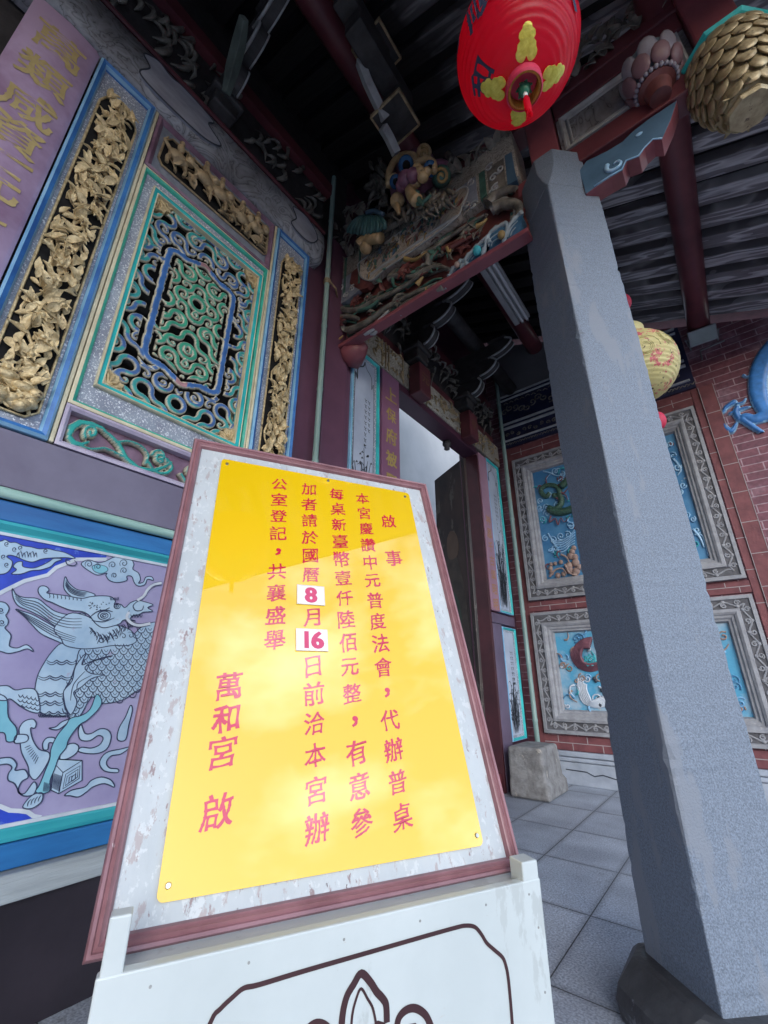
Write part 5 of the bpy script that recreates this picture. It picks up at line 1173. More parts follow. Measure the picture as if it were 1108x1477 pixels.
for (P, r) in (([(430, 600), (480, 605), (540, 565)], .02), ([(790, 440), (815, 425), (840, 400)], .02), ([(490, 730), (505, 710), (520, 690)], .022), ([(640, 545), (650, 570), (660, 550)], .014), ([(50, 1020), (90, 1010), (120, 985)], .018), ([(500, 790), (530, 770), (535, 740)], .010)): strand(parts['ochre'], QS(P, .02), r, r*.35, 7)
for (poly) in ([(650, 735), (655, 680), (680, 640), (720, 610), (740, 640), (720, 690), (690, 720)], [(715, 680), (725, 620), (760, 570), (800, 530), (845, 500), (850, 560), (830, 610), (780, 650)], [(820, 600), (830, 540), (850, 480), (900, 440), (940, 430), (930, 500), (890, 560), (850, 600)], [(925, 555), (930, 500), (950, 440), (990, 390), (1015, 380), (1005, 470), (980, 530)]):
    P = smooth_pts([QM(*p, .02) for p in poly], 4, True); P = [(u, max(v, 3.508)) for u, v in P]; parts['waveblue'].prism(M, P, -.05, .02)
    k0 = len(P)
    edge_ = [M(u, v, .018+.004*(i % 2)) for i, (u, v) in enumerate(P[:int(k0*.62)])]
    parts['waveedge'].tube(edge_, [.013 if i % 4 < 2 else .018 for i in range(len(edge_))], 6)
    for q in (.35, .65): parts['waveedge'].tube([M(u+(c0[0]-u)*q, v+(c0[1]-v)*q, .021) for c0 in [(sum(a for a, _ in P)/k0, 3.52)] for u, v in P[4:int(k0*.55)]], .004, 5)
for (x, y, r, k) in ((790, 560, .036, 'cyan'), (690, 630, .024, 'buff'), (912, 480, .03, 'ochre')):
    parts.setdefault(k, MB()).ell(QS([(x, y)], .04)[0], r*.8, r*.8, r, n=9, k=7)
names = {'darkcarve': 'grey_leaf_carving', 'petalred': 'wine_flower_carving', 'leafgreen': 'green_leaf_carving', 'ochre': 'gilt_birds', 'waveblue': 'blue_wave_carving', 'waveedge': 'foam_edge', 'cyan': 'turquoise_shell', 'buff': 'buff_shell', 'paleedge': 'pale_ribbon'}
for k, mb in parts.items(): mb.build(names[k], G[k], ob, smooth=True, ang=60)
b = MB(); b.tube([(-1.99, YM, 3.50), (-1.93, YM, 3.47), (-1.86, YM, 3.485), (-1.80, YM, 3.51)], [.10, .12, .08, .04], 10); b.build('bracket_toe', G['redtie'], cb, smooth=True)
# red tie above
b = MB(); b.box(lambda u, v, d: (u, YM-d, v), -1.985, .62, 4.50, 4.64, -.07, .07); tag(b.build('red_tie_beam', G['redwood'], bevel=.012), 'plain red tie beam lying above the carved beam behind the beast head', 'beam')

# ================================================================== guardian beast on the beam
bt = thing('guardian_beast', 'carved painted beast head with round blue eyes perched on the beam', 'carving', (-1.12, 1.86, 4.5))
YB2 = 1.84
def QB(x, y, dep=YB2): return hit(460+x*SM, 200+y*SM, 1, dep)
def ball(mb, x, y, r, dep=YB2, sy=1, sz=1): c = QB(x, y, dep); mb.ell(c, r, r*sy, r*sz, n=16, k=11)
FC = (CAM - QB(480, 200)).normalized(); 
b = MB(); ball(b, 475, 190, .20, 1.92, .8, 1.05); ball(b, 520, 300, .13, 1.88); ball(b, 600, 200, .12, 1.92); ball(b, 420, 250, .11, 1.90); b.build('head', G['beastpurple'], bt, smooth=True)
b = MB()
for P in ([(352, 230), (352, 170), (380, 110), (430, 82), (480, 90), (490, 125)], [(500, 120), (540, 108), (572, 125), (575, 165)], [(352, 215), (380, 190), (400, 215)]): strand(b, [QB(x, y, 1.70) for x, y in P], .030, .024, 8)
for q in ((490, 150, .035), (520, 190, .04), (540, 165, .03), (505, 165, .035)): ball(b, q[0], q[1], q[2], 1.66)
b.build('gilt_brow', G['beastgold'], bt, smooth=True)
for x, y, r in ((437, 132, .062), (556, 150, .050), (384, 215, .048)):
    b = MB(); ball(b, x, y, r, 1.70); e_ = b.build('eye', G['eyeblue'], bt, smooth=True)
    b = MB(); c = QB(x, y, 1.70); b.ell(c+(CAM-c).normalized()*r*.78, r*.5, r*.5, r*.5, n=10, k=8); b.build('pupil', G['black'], e_, smooth=True)
    b = MB(); b.ell(c+(CAM-c).normalized()*r*.98+Vector((-.02, 0, .03))*r*8, r*.24, r*.24, r*.24, n=8, k=6); b.build('eye_glint', G['petalwhite'], e_, smooth=True)
b = MB(); ball(b, 435, 205, .062, 1.66); ball(b, 470, 185, .05, 1.65); ball(b, 410, 235, .04, 1.67); b.build('nose', G['beastpurple'], bt, smooth=True)
b = MB(); strand(b, [QB(x, y, 1.70) for x, y in ((500, 215), (470, 235), (455, 260), (470, 290), (490, 310))], .03, .045, 8); ball(b, 392, 310, .055, 1.74); strand(b, [QB(x, y, 1.74) for x, y in ((385, 320), (395, 350), (400, 375))], .035, .012, 8); b.build('jaw', G['beastgold'], bt, smooth=True)
b = MB(); strand(b, [QB(x, y, 1.70) for x, y in ((490, 270), (500, 300), (520, 330))], .022, .010); strand(b, [QB(x, y, 1.72) for x, y in ((470, 320), (500, 325), (530, 310), (560, 280))], .02, .01); b.build('green_tongue', G['leafgreen'], bt, smooth=True)
for x, y, r in ((525, 72, .06), (612, 190, .07)):
    b = MB(); ball(b, x, y, r, 1.80); e_ = b.build('ear', G['beastgold'] if y < 100 else G['leafgreen'], bt, smooth=True)
    b = MB(); c = QB(x, y, 1.80); tcv = (CAM-c).normalized(); sd = tcv.cross(Vector((0, 0, 1))).normalized(); up_ = sd.cross(tcv)
    b.tube([c+tcv*r*.96+sd*p_[0]+up_*p_[1] for p_ in spiral((0, 0), r*.7, r*.1, 1, 1.4)], r*.16, 6); b.build('ear_curl', G['ochre'], e_, smooth=True)
b = MB(); rd = random.Random(6)
for k in range(34):
    x = 400+rd.random()*250; y = 300+rd.random()*90-(x-400)*.25; strand(b, [QB(x, y, 1.82), QB(x+rd.gauss(0, 18), y+24, 1.78), QB(x+rd.gauss(0, 30), y+52, 1.80)], .022, .006)
for k in range(36):
    x = 250+rd.random()*420; y = 60+rd.random()*240; strand(b, [QB(x, y, 2.02), QB(x+rd.gauss(0, 30), y+30, 1.98), QB(x+rd.gauss(0, 40), y+55, 2.0)], .03, .008)
b.build('mane', G['darkcarve'], bt, smooth=True)
cl = thing('tassel_flower', 'carved flower with drooping teal petals sitting left of the beast head', 'carving', (-1.65, 1.86, 4.3))
b = MB()
for k in range(12):
    t = k/11; a = (262, 388); x1, y1 = 150+t*180, 470-abs(t-.5)*40+(1-t)*20
    strand(b, [QB(a[0]-20+t*50, a[1]+8*math.sin(t*3), 1.80), QB((a[0]+x1)/2+(t-.5)*30, 395+abs(t-.5)*10, 1.74), QB(x1, y1-25, 1.74), QB(x1-4, y1, 1.76)], .016, .018 if k % 2 else .012, 7)
b.build('petals', pm('teal_petal_carving', (.075, .19, .19), (.04, .10, .10), ns=9, rough=.45), cl, smooth=True)
b = MB(); strand(b, [QB(x, y, 1.80) for x, y in ((205, 535), (230, 510), (270, 500), (310, 495))], .05, .04, 9); ball(b, 235, 545, .05, 1.82); b.build('hand_shape', G['beastgold'], cl, smooth=True)
b = MB(); strand(b, [QB(x, y, 1.76) for x, y in ((240, 372), (280, 362), (320, 380))], .02, .02); b.build('blue_calyx', G['archblue'], cl, smooth=True)
b = MB(); rd = random.Random(16)
for k in range(60):
    x = 90+rd.random()*330; y = 380+rd.random()*240-(x-90)*.18; th = rd.random()*6.28
    c = QB(x, y, 1.93); b.leaf(c, (math.cos(th), -.3, math.sin(th)), (0, -1, .2), .10+rd.random()*.05, .035, cup=.3)
for k in range(14): x = 330+k*9; strand(b, [QB(x, 470-k*5, 1.86), QB(x+5, 440-k*5, 1.84), QB(x+2, 415-k*5, 1.88)], .014, .006)
b.build('leaf_bed', G['darkcarve'], cl, smooth=True, ang=60)

# ================================================================== stepped bracket arms under the purlin
br_ = thing('stepped_bracket', 'grey stepped bracket arm with square bearing blocks rising from the beast head to the purlin', 'bracket', (-1.15, 1.5, 4.6))
PX = -1.15
def QX(px, py, x=PX): return hit(px, py, 0, x)
b = MB()
for P in ([(572, 222), (562, 200), (552, 183)], [(556, 172), (545, 150), (530, 118), (519, 88)], [(522, 74), (512, 45), (500, 5), (494, -20)]):
    S_ = [tuple(QX(*p)) for p in P]; b.tube(smooth_pts(S_, 4), .040, 4, flat=1.0)
b.build('arm', G['paleedge'], br_, bevel=.004)
for (px, py) in ((560, 178), (533, 82)):
    c = QX(px, py); b = MB(); I = lambda u, v, d: (c.x+.05+u, c.y+.02+v, c.z+d)
    b.box(I, -.13, .13, -.13, .13, .0, .05); b.box(I, -.11, .11, -.11, .11, .05, .14)
    blk = b.build('bearing_block', G['darkwood'], br_, bevel=.008)
    b = MB()
    for a in ((-.13, .13, -.133, -.120), (-.133, -.12, -.13, .13), (.12, .133, -.13, .13), (-.13, .13, .12, .133)): b.box(I, *a, -.008, .02)
    b.build('pale_edge', G['golddark'], blk)
b = MB(); b.box(lambda u, v, d: (PX+u, v, d), .02, .16, 1.0, 1.6, 4.95, 5.12); b.box(lambda u, v, d: (PX+u, v, d), .0, .14, .9, 1.35, 5.13, 5.3); b.build('dark_arm', G['darkwood'], br_, bevel=.01)

# bracket sets on the wall (dark, with pale edges)
def bracket_set(name, label, y, z, s=1.0, group='bracket sets along the wall top'):
    t = thing('bracket_set', label, 'bracket', (-2.0, y, z), group)
    b = MB(); b.box(L, y-.10*s, y+.10*s, z, z+.13*s, -.10, .16*s); b.box(L, y-.13*s, y+.13*s, z+.131*s, z+.19*s, -.10, .19*s); b.build('bearing_block', G['darkwood'], t, bevel=.012)
    for k, (zz, ln) in enumerate(((.19, .34), (.40, .56), (.61, .78))):
        P = [(-.05, zz*s+z), (ln*s*.7, zz*s+z+.01), (ln*s, zz*s+z+.11*s), (ln*s*1.02, zz*s+z+.17*s), (ln*s*.8, zz*s+z+.19*s), (-.05, zz*s+z+.19*s)]
        fr = lambda u, v, d: (XW+u, y+d, v)
        P = [P[0]]+smooth_pts([(ln*s*.25, zz*s+z-.015), (ln*s*.7, zz*s+z-.01), (ln*s*.92, zz*s+z+.045*s), (ln*s, zz*s+z+.12*s), (ln*s*.9, zz*s+z+.18*s)], 4)+[P[-1]]
        b = MB(); b.prism(fr, P, -.045*s, .045*s); arm = b.build('arm', G['darkwood'], t, bevel=.008)
        b = MB(); b.tube([fr(u, v, -.045*s) for u, v in P[4:-1]], .013*s, 6); b.tube([fr(u, v, .045*s) for u, v in P[4:-1]], .008*s, 6); b.build('pale_edge', G['paleedge'], arm, smooth=True)
        b = MB(); b.box(L, y-.07*s, y+.07*s, z+(zz+.195)*s, z+(zz+.21)*s+.0, ln*s*.62, ln*s*.92); b.build('small_block', G['darkwood'], t)
    return t
bracket_set('bracket_set', 'dark bracket set with pale curved edges above the left door peg', 2.98, 4.0, .95)
bracket_set('bracket_set', 'dark bracket set with pale curved edges above the right door peg', 4.02, 4.0, .95)
bracket_set('bracket_set', 'dark bracket set with greenish arm above the painted beam cartouche', .66, 4.53, .85)
b = MB(); P = [hit(326, 135, 0, -1.85), hit(335, 100, 0, -1.75), hit(345, 62, 0, -1.62), hit(352, 25, 0, -1.5)]
b.tube([tuple(p) for p in P], [.03, .045, .045, .03], 4); tag(b.build('green_strut', pm('grey_green_strut', (.15, .19, .17), (.07, .09, .08), ns=7, rough=.5), bevel=.004), 'grey green strut slanting up into the dark roof at upper left', 'strut')
b = MB(); b.box(L, 2.1, 5.0, 4.03, 4.12, -.12, -.02); b.box(L, 2.1, 5.0, 4.55, 4.68, -.12, .0); dbd = b.build('dark_ledge_board', G['redwood'])
tag(dbd, 'dark red double board running behind the brackets over the door frieze', 'board')
fcv = thing('frieze_openwork', 'dark openwork carving between the bracket sets over the doorway', 'carving', (-2.0, 3.5, 4.1))
b = MB(); rd = random.Random(5)
for k in range(110):
    u = 2.15+rd.random()*2.8; v = 4.13+rd.random()*.42; a = rd.random()*6.28; l = .07+rd.random()*.09
    b.tube([L(u+l*t*math.cos(a+t*2), v+l*t*math.sin(a+t*2), -.02+.05*math.sin(3.1*t)+rd.random()*.01) for t in (0, .25, .5, .75, 1)], [.004, .014, .017, .011, .003], 6)
b.build('leaf_scrolls', G['darkcarve'], fcv, smooth=True, ang=60)
b = MB(); b.box(L, 2.1, 5.0, 4.121, 4.549, -.119, -.04); b.build('backing', G['darkwood'], fcv)
# round beams crossing above the door, and the hanging tube lamp
b = MB(); b.tube([(-1.72, 2.1, 4.86), (-1.72, 5.1, 4.86)], .09, 16); tag(b.build('round_timber', G['darkwood'], smooth=True, ), 'dark round timber lying along the wall above the doorway brackets', 'timber')
fl = thing('tube_lamp', 'white fluorescent tube fixture hanging under the dark rafters', 'lamp', (-1.15, 3.6, 5.02))
FB = lambda u, v, d: (-1.15+u, v, 5.0+d)
b = MB(); b.box(FB, -.095, .095, 2.9, 4.16, .035, .075); b.box(FB, -.095, -.03, 2.9, 4.15, .0, .035); b.build('casing', G['lampcase'], fl, bevel=.006)
for u in (.005, .062):
    b = MB(); b.tube([FB(u, 2.95, .0), FB(u, 4.13, .0)], .016, 12); tb_ = b.build('tube', G['lamptube'], fl, smooth=True, ang=50)
    b = MB(); b.box(FB, u-.014, u+.014, 4.131, 4.15, -.016, .034); b.box(FB, u-.014, u+.014, 2.93, 2.949, -.016, .034); b.build('socket', G['alum'], tb_)
b = MB()
for y in (3.1, 3.95): b.tube([(-1.15, y, 5.075), (-1.15, y, 5.44)], .008, 6)
b.build('hanger', G['alum'], fl)

# ================================================================== PILLAR
pil = thing('stone_pillar', 'square grey granite pillar set cornerwise on a dark stone base', 'pillar', (-.254, YM, 0))
PC = Vector((-.254, YM, 0))
def ring_pts(h, z, rot=0.0, n=4): return [(PC.x+h*math.cos(rot+2*math.pi*k/n), PC.y+h*math.sin(rot+2*math.pi*k/n), z) for k in range(n)]
def loft(mb, rings):
    n = len(rings[0]); vs = [p for r in rings for p in r]; fs = [tuple(range(n))[::-1], tuple(range((len(rings)-1)*n, len(rings)*n))]
    for i in range(len(rings)-1):
        for q in range(n): fs.append((i*n+q, i*n+(q+1) % n, (i+1)*n+(q+1) % n, (i+1)*n+q))
    mb.add(vs, fs)
def shaft_ring(z, h):
    out = []
    for k in range(4):
        a = math.pi/2*k; p_ = Vector((math.cos(a), math.sin(a), 0)); q_ = Vector((-p_.y, p_.x, 0))
        c1 = .006+.003*math.sin(z*7+k)+(rs.random()**16)*.013; j_ = rs.gauss(0, .0008)
        out += [(PC+p_*(h-c1+j_)-q_*c1), (PC+p_*(h-c1*.55+j_)), (PC+p_*(h-c1+j_)+q_*c1)]
    return [(v.x, v.y, z) for v in out]
rs = random.Random(19); b = MB(); loft(b, [shaft_ring(.125+(3.62-.125)*k/150, .222-.006*k/150) for k in range(151)]); b.build('shaft', G['granite'], pil)
def chamf(h, z, c): 
    out = []
    for k in range(4):
        a = math.pi/2*k; p_ = Vector((math.cos(a), math.sin(a), 0)); t_ = Vector((-p_.y, p_.x, 0))
        for s_ in (-1, 1):
            e = p_*(h-c)+t_*s_*c; out.append((PC.x+e.x, PC.y+e.y, z))
    return out
b = MB(); loft(b, [chamf(.216, 3.622, .006), chamf(.225, 3.70, .03), chamf(.232, 3.80, .05), chamf(.232, 3.93, .055)]); b.build('capital', G['granite'], pil, bevel=.005)
b = MB(); loft(b, [chamf(.43, 0, .14), chamf(.44, .05, .14), chamf(.42, .085, .13), chamf(.30, .135, .05), chamf(.27, .14, .04)]); b.build('foot_stone', G['wetstone'], pil, bevel=.012, seg=3)
b = MB(); b.box(lambda u, v, d: (PC.x+u, PC.y+v, d), -.085, .085, -.085, .085, 3.932, 4.50); tag(b.build('roof_post', G['redtie'], bevel=.01), 'short red post rising from the pillar head behind the red lantern', 'post')
b = MB(); b.box(lambda u, v, d: (u, YM+v, d), -.46, -.20, -.05, .05, 3.90, 4.02); tag(b.build('red_tenon', G['redtie'], bevel=.01), 'short red tenon block between carved beam and pillar head', 'tenon')

# right of the pillar: wave arm, panel beam, lotus block, hanging posts
arm = thing('wave_bracket', 'slate blue wave shaped bracket arm with pale scroll, springing from the pillar head', 'bracket', (.15, YM, 3.6))
YA = 1.96
def QA(px, py): p_ = hit(px, py, 1, YA); return (p_.x, p_.z)
af = lambda u, v, d: (u, YA-d, v)
poly = [QA(*p) for p in ((835, 247), (846, 232), (875, 218), (898, 204), (912, 190), (935, 172), (977, 144), (968, 172), (955, 201), (942, 202), (930, 214), (922, 226), (904, 233), (898, 246), (880, 256), (857, 271), (845, 280))]
b = MB(); b.prism(af, poly, -.10, 0, m=0, ms=1); b.build('arm', [G['archblue'], G['redtie']], arm, bevel=.003)
b = MB(); b.tube([af(u, v, .003) for u, v in spiral(QA(888, 238), .048, .012, 2.4, .95, 14)], [.013-.0006*i for i in range(15)], 6); b.tube([af(*QA(px, py), .002) for px, py in ((857, 269), (880, 254), (897, 245), (903, 232), (921, 225), (930, 213), (942, 201), (955, 200))], .004, 5); b.ell(af(*QA(922, 194), .002), .018, .004, .012, n=8, k=5); b.build('pale_scroll', G['glazeedge'], arm, smooth=True)
tb2 = thing('panel_beam', 'red beam with grey painted panel reaching from pillar to hanging post', 'beam', (.2, YM, 3.95))
mf = lambda u, v, d: (u, 1.965-d, v)
b = MB(); b.box(mf, -.16, .53, 3.84, 3.99, -.13, .0); b.box(mf, -.16, .53, 4.34, 4.50, -.13, .0); b.build('rail', G['redwood'], tb2, bevel=.008)
b = MB(); b.box(mf, -.16, .53, 3.991, 4.339, -.11, -.018); pn = b.build('painted_panel', G['beamart'], tb2)
b = MB(); b.mould(mf, -.14, .50, 4.005, 4.325, [(0, -.018), (0, .0), (.012, .004), (.024, -.006), (.03, -.016)]); b.mould(mf, -.10, .40, 4.04, 4.29, [(0, -.017), (.004, -.008), (.010, -.008), (.014, -.017)]); b.build('panel_moulding', G['paleedge'], pn)
b = MB(); rd = random.Random(77)
for k in range(40):
    u = -.1+rd.random()*.58; v = 4.56+rd.random()*.26; th = rd.random()*6.28; b.leaf(mf(u, v, .0), (math.cos(th), -.4, math.sin(th)), (0, -1, .1), .10, .04, cup=.35)
b.build('leaf_crest', G['darkcarve'], tb2, smooth=True, ang=60)
lot = thing('lotus_block', 'rounded lotus bud block with pale petals and bead ring on the panel beam', 'carving', (.34, 1.95, 3.96))
c = Vector((.335, 1.93, 4.0)); tl = Matrix.Rotation(R(10), 3, 'Y')
b = MB(); b.ell(c+Vector((0, 0, .10)), .132, .132, .13, n=18, k=12); b.build('bud', pm('blue_grey_bud', (.16, .24, .29), (.10, .16, .20), ns=8, rough=.4), lot, smooth=True)
def ptl(mb, p, out, up_, w_, l_, t_):
    out = Vector(out).normalized(); up_ = Vector(up_); up_ = (up_-out*up_.dot(out)).normalized(); sd = up_.cross(out)
    mb.ell(p, w_, l_, t_, Q=Matrix((sd, up_, out)).transposed(), n=12, k=8)
for mt, z0, rr_, n_, off, l_ in (('petalwhite', .085, .128, 8, 0, .072), ('petalrose', .018, .118, 8, .39, .060)):
    b = MB()
    for q in range(n_):
        th = q*2*math.pi/n_+off; d = Vector((math.cos(th), math.sin(th), 0)); ptl(b, c+d*rr_+Vector((0, 0, z0)), d+Vector((0, 0, -.45 if mt == 'petalrose' else -.2)), (0, 0, 1), .047, l_, .020)
    b.build('petals', G[mt], lot, smooth=True)
b = MB()
for q in range(26): th = q*2*math.pi/26; b.ell(c+Vector((.097*math.cos(th), .097*math.sin(th), -.040)), .012, .012, .015, n=7, k=5)
b.build('bead_ring', G['petalwhite'], lot, smooth=True)
b = MB(); b.lathe(c, [(.05, -.14), (.06, -.10), (.066, -.07), (.088, -.055), (.09, -.03), (.09, -.01)], 24); b.build('base', G['petalred'], lot, smooth=True, ang=40)

def pendant(x, y, ztop, label):
    t = thing('hanging_pendant', label, 'pendant', (x, y, ztop))
    c = Vector((x, y, ztop))
    b = MB(); b.box(lambda u, v, d: (x+u, y+v, ztop+d), -.095, .095, -.095, .095, .021, 1.0); b.build('post', G['redtie'], t, bevel=.012)
    b = MB(); b.lathe(c, [(.13, -.035), (.185, -.02), (.195, 0), (.17, .02)], 8, rot=R(22.5)); b.build('rim', G['teal'], t)
    b = MB()
    b.lathe(c, [(.155, -.03), (.158, -.12), (.148, -.25), (.12, -.36), (.08, -.42)], 20)
    for k in range(8):
        n_ = 14 if k < 5 else 11; z = -.045-.047*k; r = (.172, .178, .176, .170, .160, .146, .128, .106)[k]
        for q in range(n_):
            th = (q+.5*(k % 2))*2*math.pi/n_; d = Vector((math.cos(th), math.sin(th), 0)); ptl(b, c+d*r+Vector((0, 0, z)), d+Vector((0, 0, .38-.05*k)), (0, 0, -1), .041, .056, .013)
    b.build('petals', G['pendgold'], t, smooth=True, ang=60)
    b = MB(); b.lathe(c, [(.055, -.40), (.09, -.425), (.098, -.445), (.09, -.462), (.0, -.466)], 8, rot=R(22.5)); b.build('tip', G['pendgold'], t)
    b = MB()
    for q in range(8):
        th = q*math.pi/4; d = Vector((math.cos(th), math.sin(th), 0)); b.leaf(c+d*.07+Vector((0, 0, -.395)), d+Vector((0, 0, -.35)), (0, 0, -1), .07, .022, cup=.1)
    b.build('tip_rays', G['pendgold'], t, smooth=True, ang=60)
    return t
p1 = pendant(.628, YM, 3.985, 'gilt lotus petal pendant under a red post right of the pillar')
p1['group'] = 'gilt lotus pendants'
p2 = copy_tree(p1, loc=(1.06, YM-.02, 4.23), label='second gilt lotus pendant cut off by the top right corner')

# flood lamp on the brick wall
fd = thing('flood_lamp', 'small grey flood lamp with square glass fixed high on the brick wall', 'lamp', (.50, YB-.08, 4.55))
c = Vector(hit(1014, 484, 1, YB-.14)); nf = Vector((.05, -.80, -.60)).normalized(); rx = Vector((1, .06, 0)).normalized(); uy = rx.cross(nf).normalized()*-1
Fd = lambda u, v, d: tuple(c+rx*u+uy*v+nf*d)
b = MB(); b.box(Fd, -.13, .13, -.085, .085, -.06, 0); b.build('housing', G['alum'], fd, bevel=.008)
b = MB(); b.box(Fd, -.115, .115, -.07, .07, .001, .006); b.build('glass', G['glassgrey'], fd)
b = MB(); b.tube([Fd(.14, 0, -.03), Fd(.15, .02, -.10), (c.x+.12, YB+.01, c.z-.03)], .008, 6); b.tube([Fd(-.14, 0, -.03), Fd(-.15, .02, -.10), (c.x-.12, YB+.01, c.z-.03)], .008, 6); b.tube([(c.x+.17, YB+.005, c.z-.06), (c.x-.05, YB+.005, c.z-.08), (c.x-.06, YB+.005, c.z-.2)], .009, 6); b.build('mount', G['alum'], fd)

# ================================================================== DOOR STONE
ds = MB()
pts = [hit(736, 1150, 2, 0), hit(800, 1159, 2, 0), hit(823, 1141, 2, 0)]
ox, oy = -1.915, 4.27
def DS(u, v, d): return (ox+u, oy+v, d)
rings = [[DS(*p) for p in q] for q in ([(0, 0, 0), (.365, 0, 0), (.365, .545, 0), (0, .545, 0)], [(0, 0, .11), (.362, .004, .11), (.362, .54, .11), (0, .54, .11)], [(0, .02, .15), (.335, .025, .145), (.335, .52, .145), (0, .52, .15)], [(0, .03, .405), (.318, .04, .41), (.318, .505, .408), (0, .505, .405)])]
n_ = 4; vs_ = [p for r_ in rings for p in r_]; fs_ = [(3, 2, 1, 0), (12, 13, 14, 15)]
for i in range(3):
    for q in range(4): fs_.append((i*4+q, i*4+(q+1) % 4, i*4+4+(q+1) % 4, i*4+4+q))
ds.add(vs_, fs_)
o = ds.build('door_stone', G['stone'], bevel=.028, seg=3); tag(o, 'worn grey stone block on the paving beside the door jamb', 'stone block')

# ================================================================== LANTERNS
def lantern(center, r, rv, label, cloth, chars=(), ribs=22, tassel=True, cord_to=None, group=None, trim=True):
    t = thing('paper_lantern', label, 'lantern', tuple(center), group); c = Vector(center)
    prof = []; K = ribs*4
    a0 = math.asin(.27)
    for i in range(K+1):
        ph = -math.pi/2+a0+(math.pi-2*a0)*i/K
        rr = 1-.007*abs(math.sin(math.pi*i/4)) if False else 1-.010*(1-abs(math.sin(math.pi*i/4)))**2*0 + .011*math.cos(2*math.pi*i/4)
        prof.append((r*math.cos(ph)*rr, rv*math.sin(ph)))
    b = MB(); n = 56
    vs = []; fs = []
    for rr, z in prof:
        for q in range(n): th = 2*math.pi*q/n; vs.append(c+Vector((rr*math.cos(th), rr*math.sin(th), z)))
    for i in range(len(prof)-1):
        for q in range(n): fs.append((i*n+q, i*n+(q+1) % n, (i+1)*n+(q+1) % n, (i+1)*n+q))
    b.add(vs, fs); shade = b.build('shade', cloth, t, smooth=True)
    zb = prof[0][1]; rb = prof[0][0]
    if trim:
        b = MB(); b.lathe(c, [(rb*.98, zb+.006), (rb*1.06, zb-.004), (rb*1.05, zb-.040*r/.24), (rb*.97, zb-.046*r/.24), (rb*.92, zb-.02), (rb*.90, zb+.05)], 40); b.build('collar', G['redpink'], t, smooth=True, ang=40)
        b = MB()
        for q in range(44):
            th = q*2*math.pi/44; d = Vector((math.cos(th), math.sin(th), 0)); b.tube([c+d*rb*.90+Vector((0, 0, zb-.040*r/.24)), c+d*rb*.84+Vector((0, 0, zb+.03))], .007*r/.24, 5)
        b.build('pleat', G['orangegold'], t, smooth=True)
        b = MB(); b.lathe(c, [(rb*.80, zb+.055), (0, zb+.056)], 24); b.box(lambda u, v, d: (c.x+u, c.y+v, c.z+d), -rb*.8, rb*.8, -.012, .012, zb+.01, zb+.05); b.build('inner_disc', G['red'], t)
        b = MB(); b.lathe(c, [(rb*.7, -zb), (rb*1.03, -zb), (rb*1.03, -zb+.05), (rb*.9, -zb+.05)], 40); b.build('top_collar', G['orangegold'], t)
    def sph(th0, ph0, off=.003):
        def f(u, v):
            ph = ph0+v/rv; th = th0+u/(r*math.cos(ph0)+1e-6); return tuple(c+Vector(((r+off)*math.cos(ph)*math.cos(th), (r+off)*math.cos(ph)*math.sin(th), (rv+off)*math.sin(ph))))
        return f
    if trim:
        for q in range(4):
            b = MB(); th = GTH+q*math.pi/2; f = sph(th, -1.12, .005)
            for (u, v, ru, rv_) in ((0, .0, .034, .026), (-.022, -.018, .022, .022), (.022, -.018, .022, .022), (0, .030, .024, .022), (0, .05, .012, .014)):
                P = [f(u+ru*math.cos(k*.524), v+rv_*math.sin(k*.524)) for k in range(12)]; cc = sum((Vector(p_) for p_ in P), Vector())/12; nrm = (cc-c).normalized()
                b.add([tuple(Vector(p_)) for p_ in P]+[tuple(Vector(p_)+nrm*.003) for p_ in P]+[tuple(cc+nrm*.007)], [(k, (k+1) % 12, 12+(k+1) % 12, 12+k) for k in range(12)]+[(12+k, 12+(k+1) % 12, 24) for k in range(12)])
            b.build('gold_cloud', G['limegold'], t, smooth=True, ang=40)
    if chars:
        b = MB()
        for ch, th, ph, sz in chars:
            f = sph(th, ph, .004); v, fcs, s0 = glyph(ch, .03); k = sz/s0
            b.add([f(a*k, bb*k+.06*a*k) for a, bb in v], fcs)
        b.build('black_lettering', G['ink'], t)
    if tassel:
        b = MB(); b.lathe(c, [(.004, zb-.01), (.02, zb-.02), (.024, zb-.04), (.014, zb-.055), (.006, zb-.06)], 10)
        for q in range(7):
            th = q*.9; b.leaf(c+Vector((0, 0, zb-.02)), (math.cos(th), math.sin(th), -.5), (math.cos(th)*.3, math.sin(th)*.3, 1), .035, .010)
        b.build('jade_knot', G['jade'], t, smooth=True, ang=50)
        b = MB(); b.lathe(c, [(.007, zb-.058), (.009, zb-.07), (.008, zb-.085)], 10); b.build('bead', G['card'], t, smooth=True)
        b = MB(); b.lathe(c, [(.008, zb-.085), (.012, zb-.10), (.013, zb-.16), (.010, zb-.18)], 12)
        for q in range(9): th = q*.7; b.tube([c+Vector((.006*math.cos(th), .006*math.sin(th), zb-.16)), c+Vector((.011*math.cos(th), .011*math.sin(th), zb-.20))], .002, 4)
        b.build('tassel', G['red'], t, smooth=True, ang=50)
    b = MB(); zt = cord_to if cord_to else c.z+rv+.5
    b.tube([c+Vector((0, 0, rv*.5)), (c.x, c.y, zt)], .006, 6); b.build('cord', G['orangegold'], t)
    return t
LC = CAM + ray(745, 74)*1.75
GTH = math.atan2(-LC.y, -LC.x) + .35
th0 = math.atan2(-LC.y, -LC.x)
red_l = lantern(LC, .238, .25, 'large red lantern with black characters and gold clouds hanging before the pillar head', G['red'], [('順', th0-.38, -.12, .15), ('和', th0-1.12, -.86, .11), ('雨', th0-.4, .55, .15), ('安', th0+1.1, -.15, .15), ('調', th0-1.2, .2, .13)], cord_to=4.92, group='hanging lanterns')
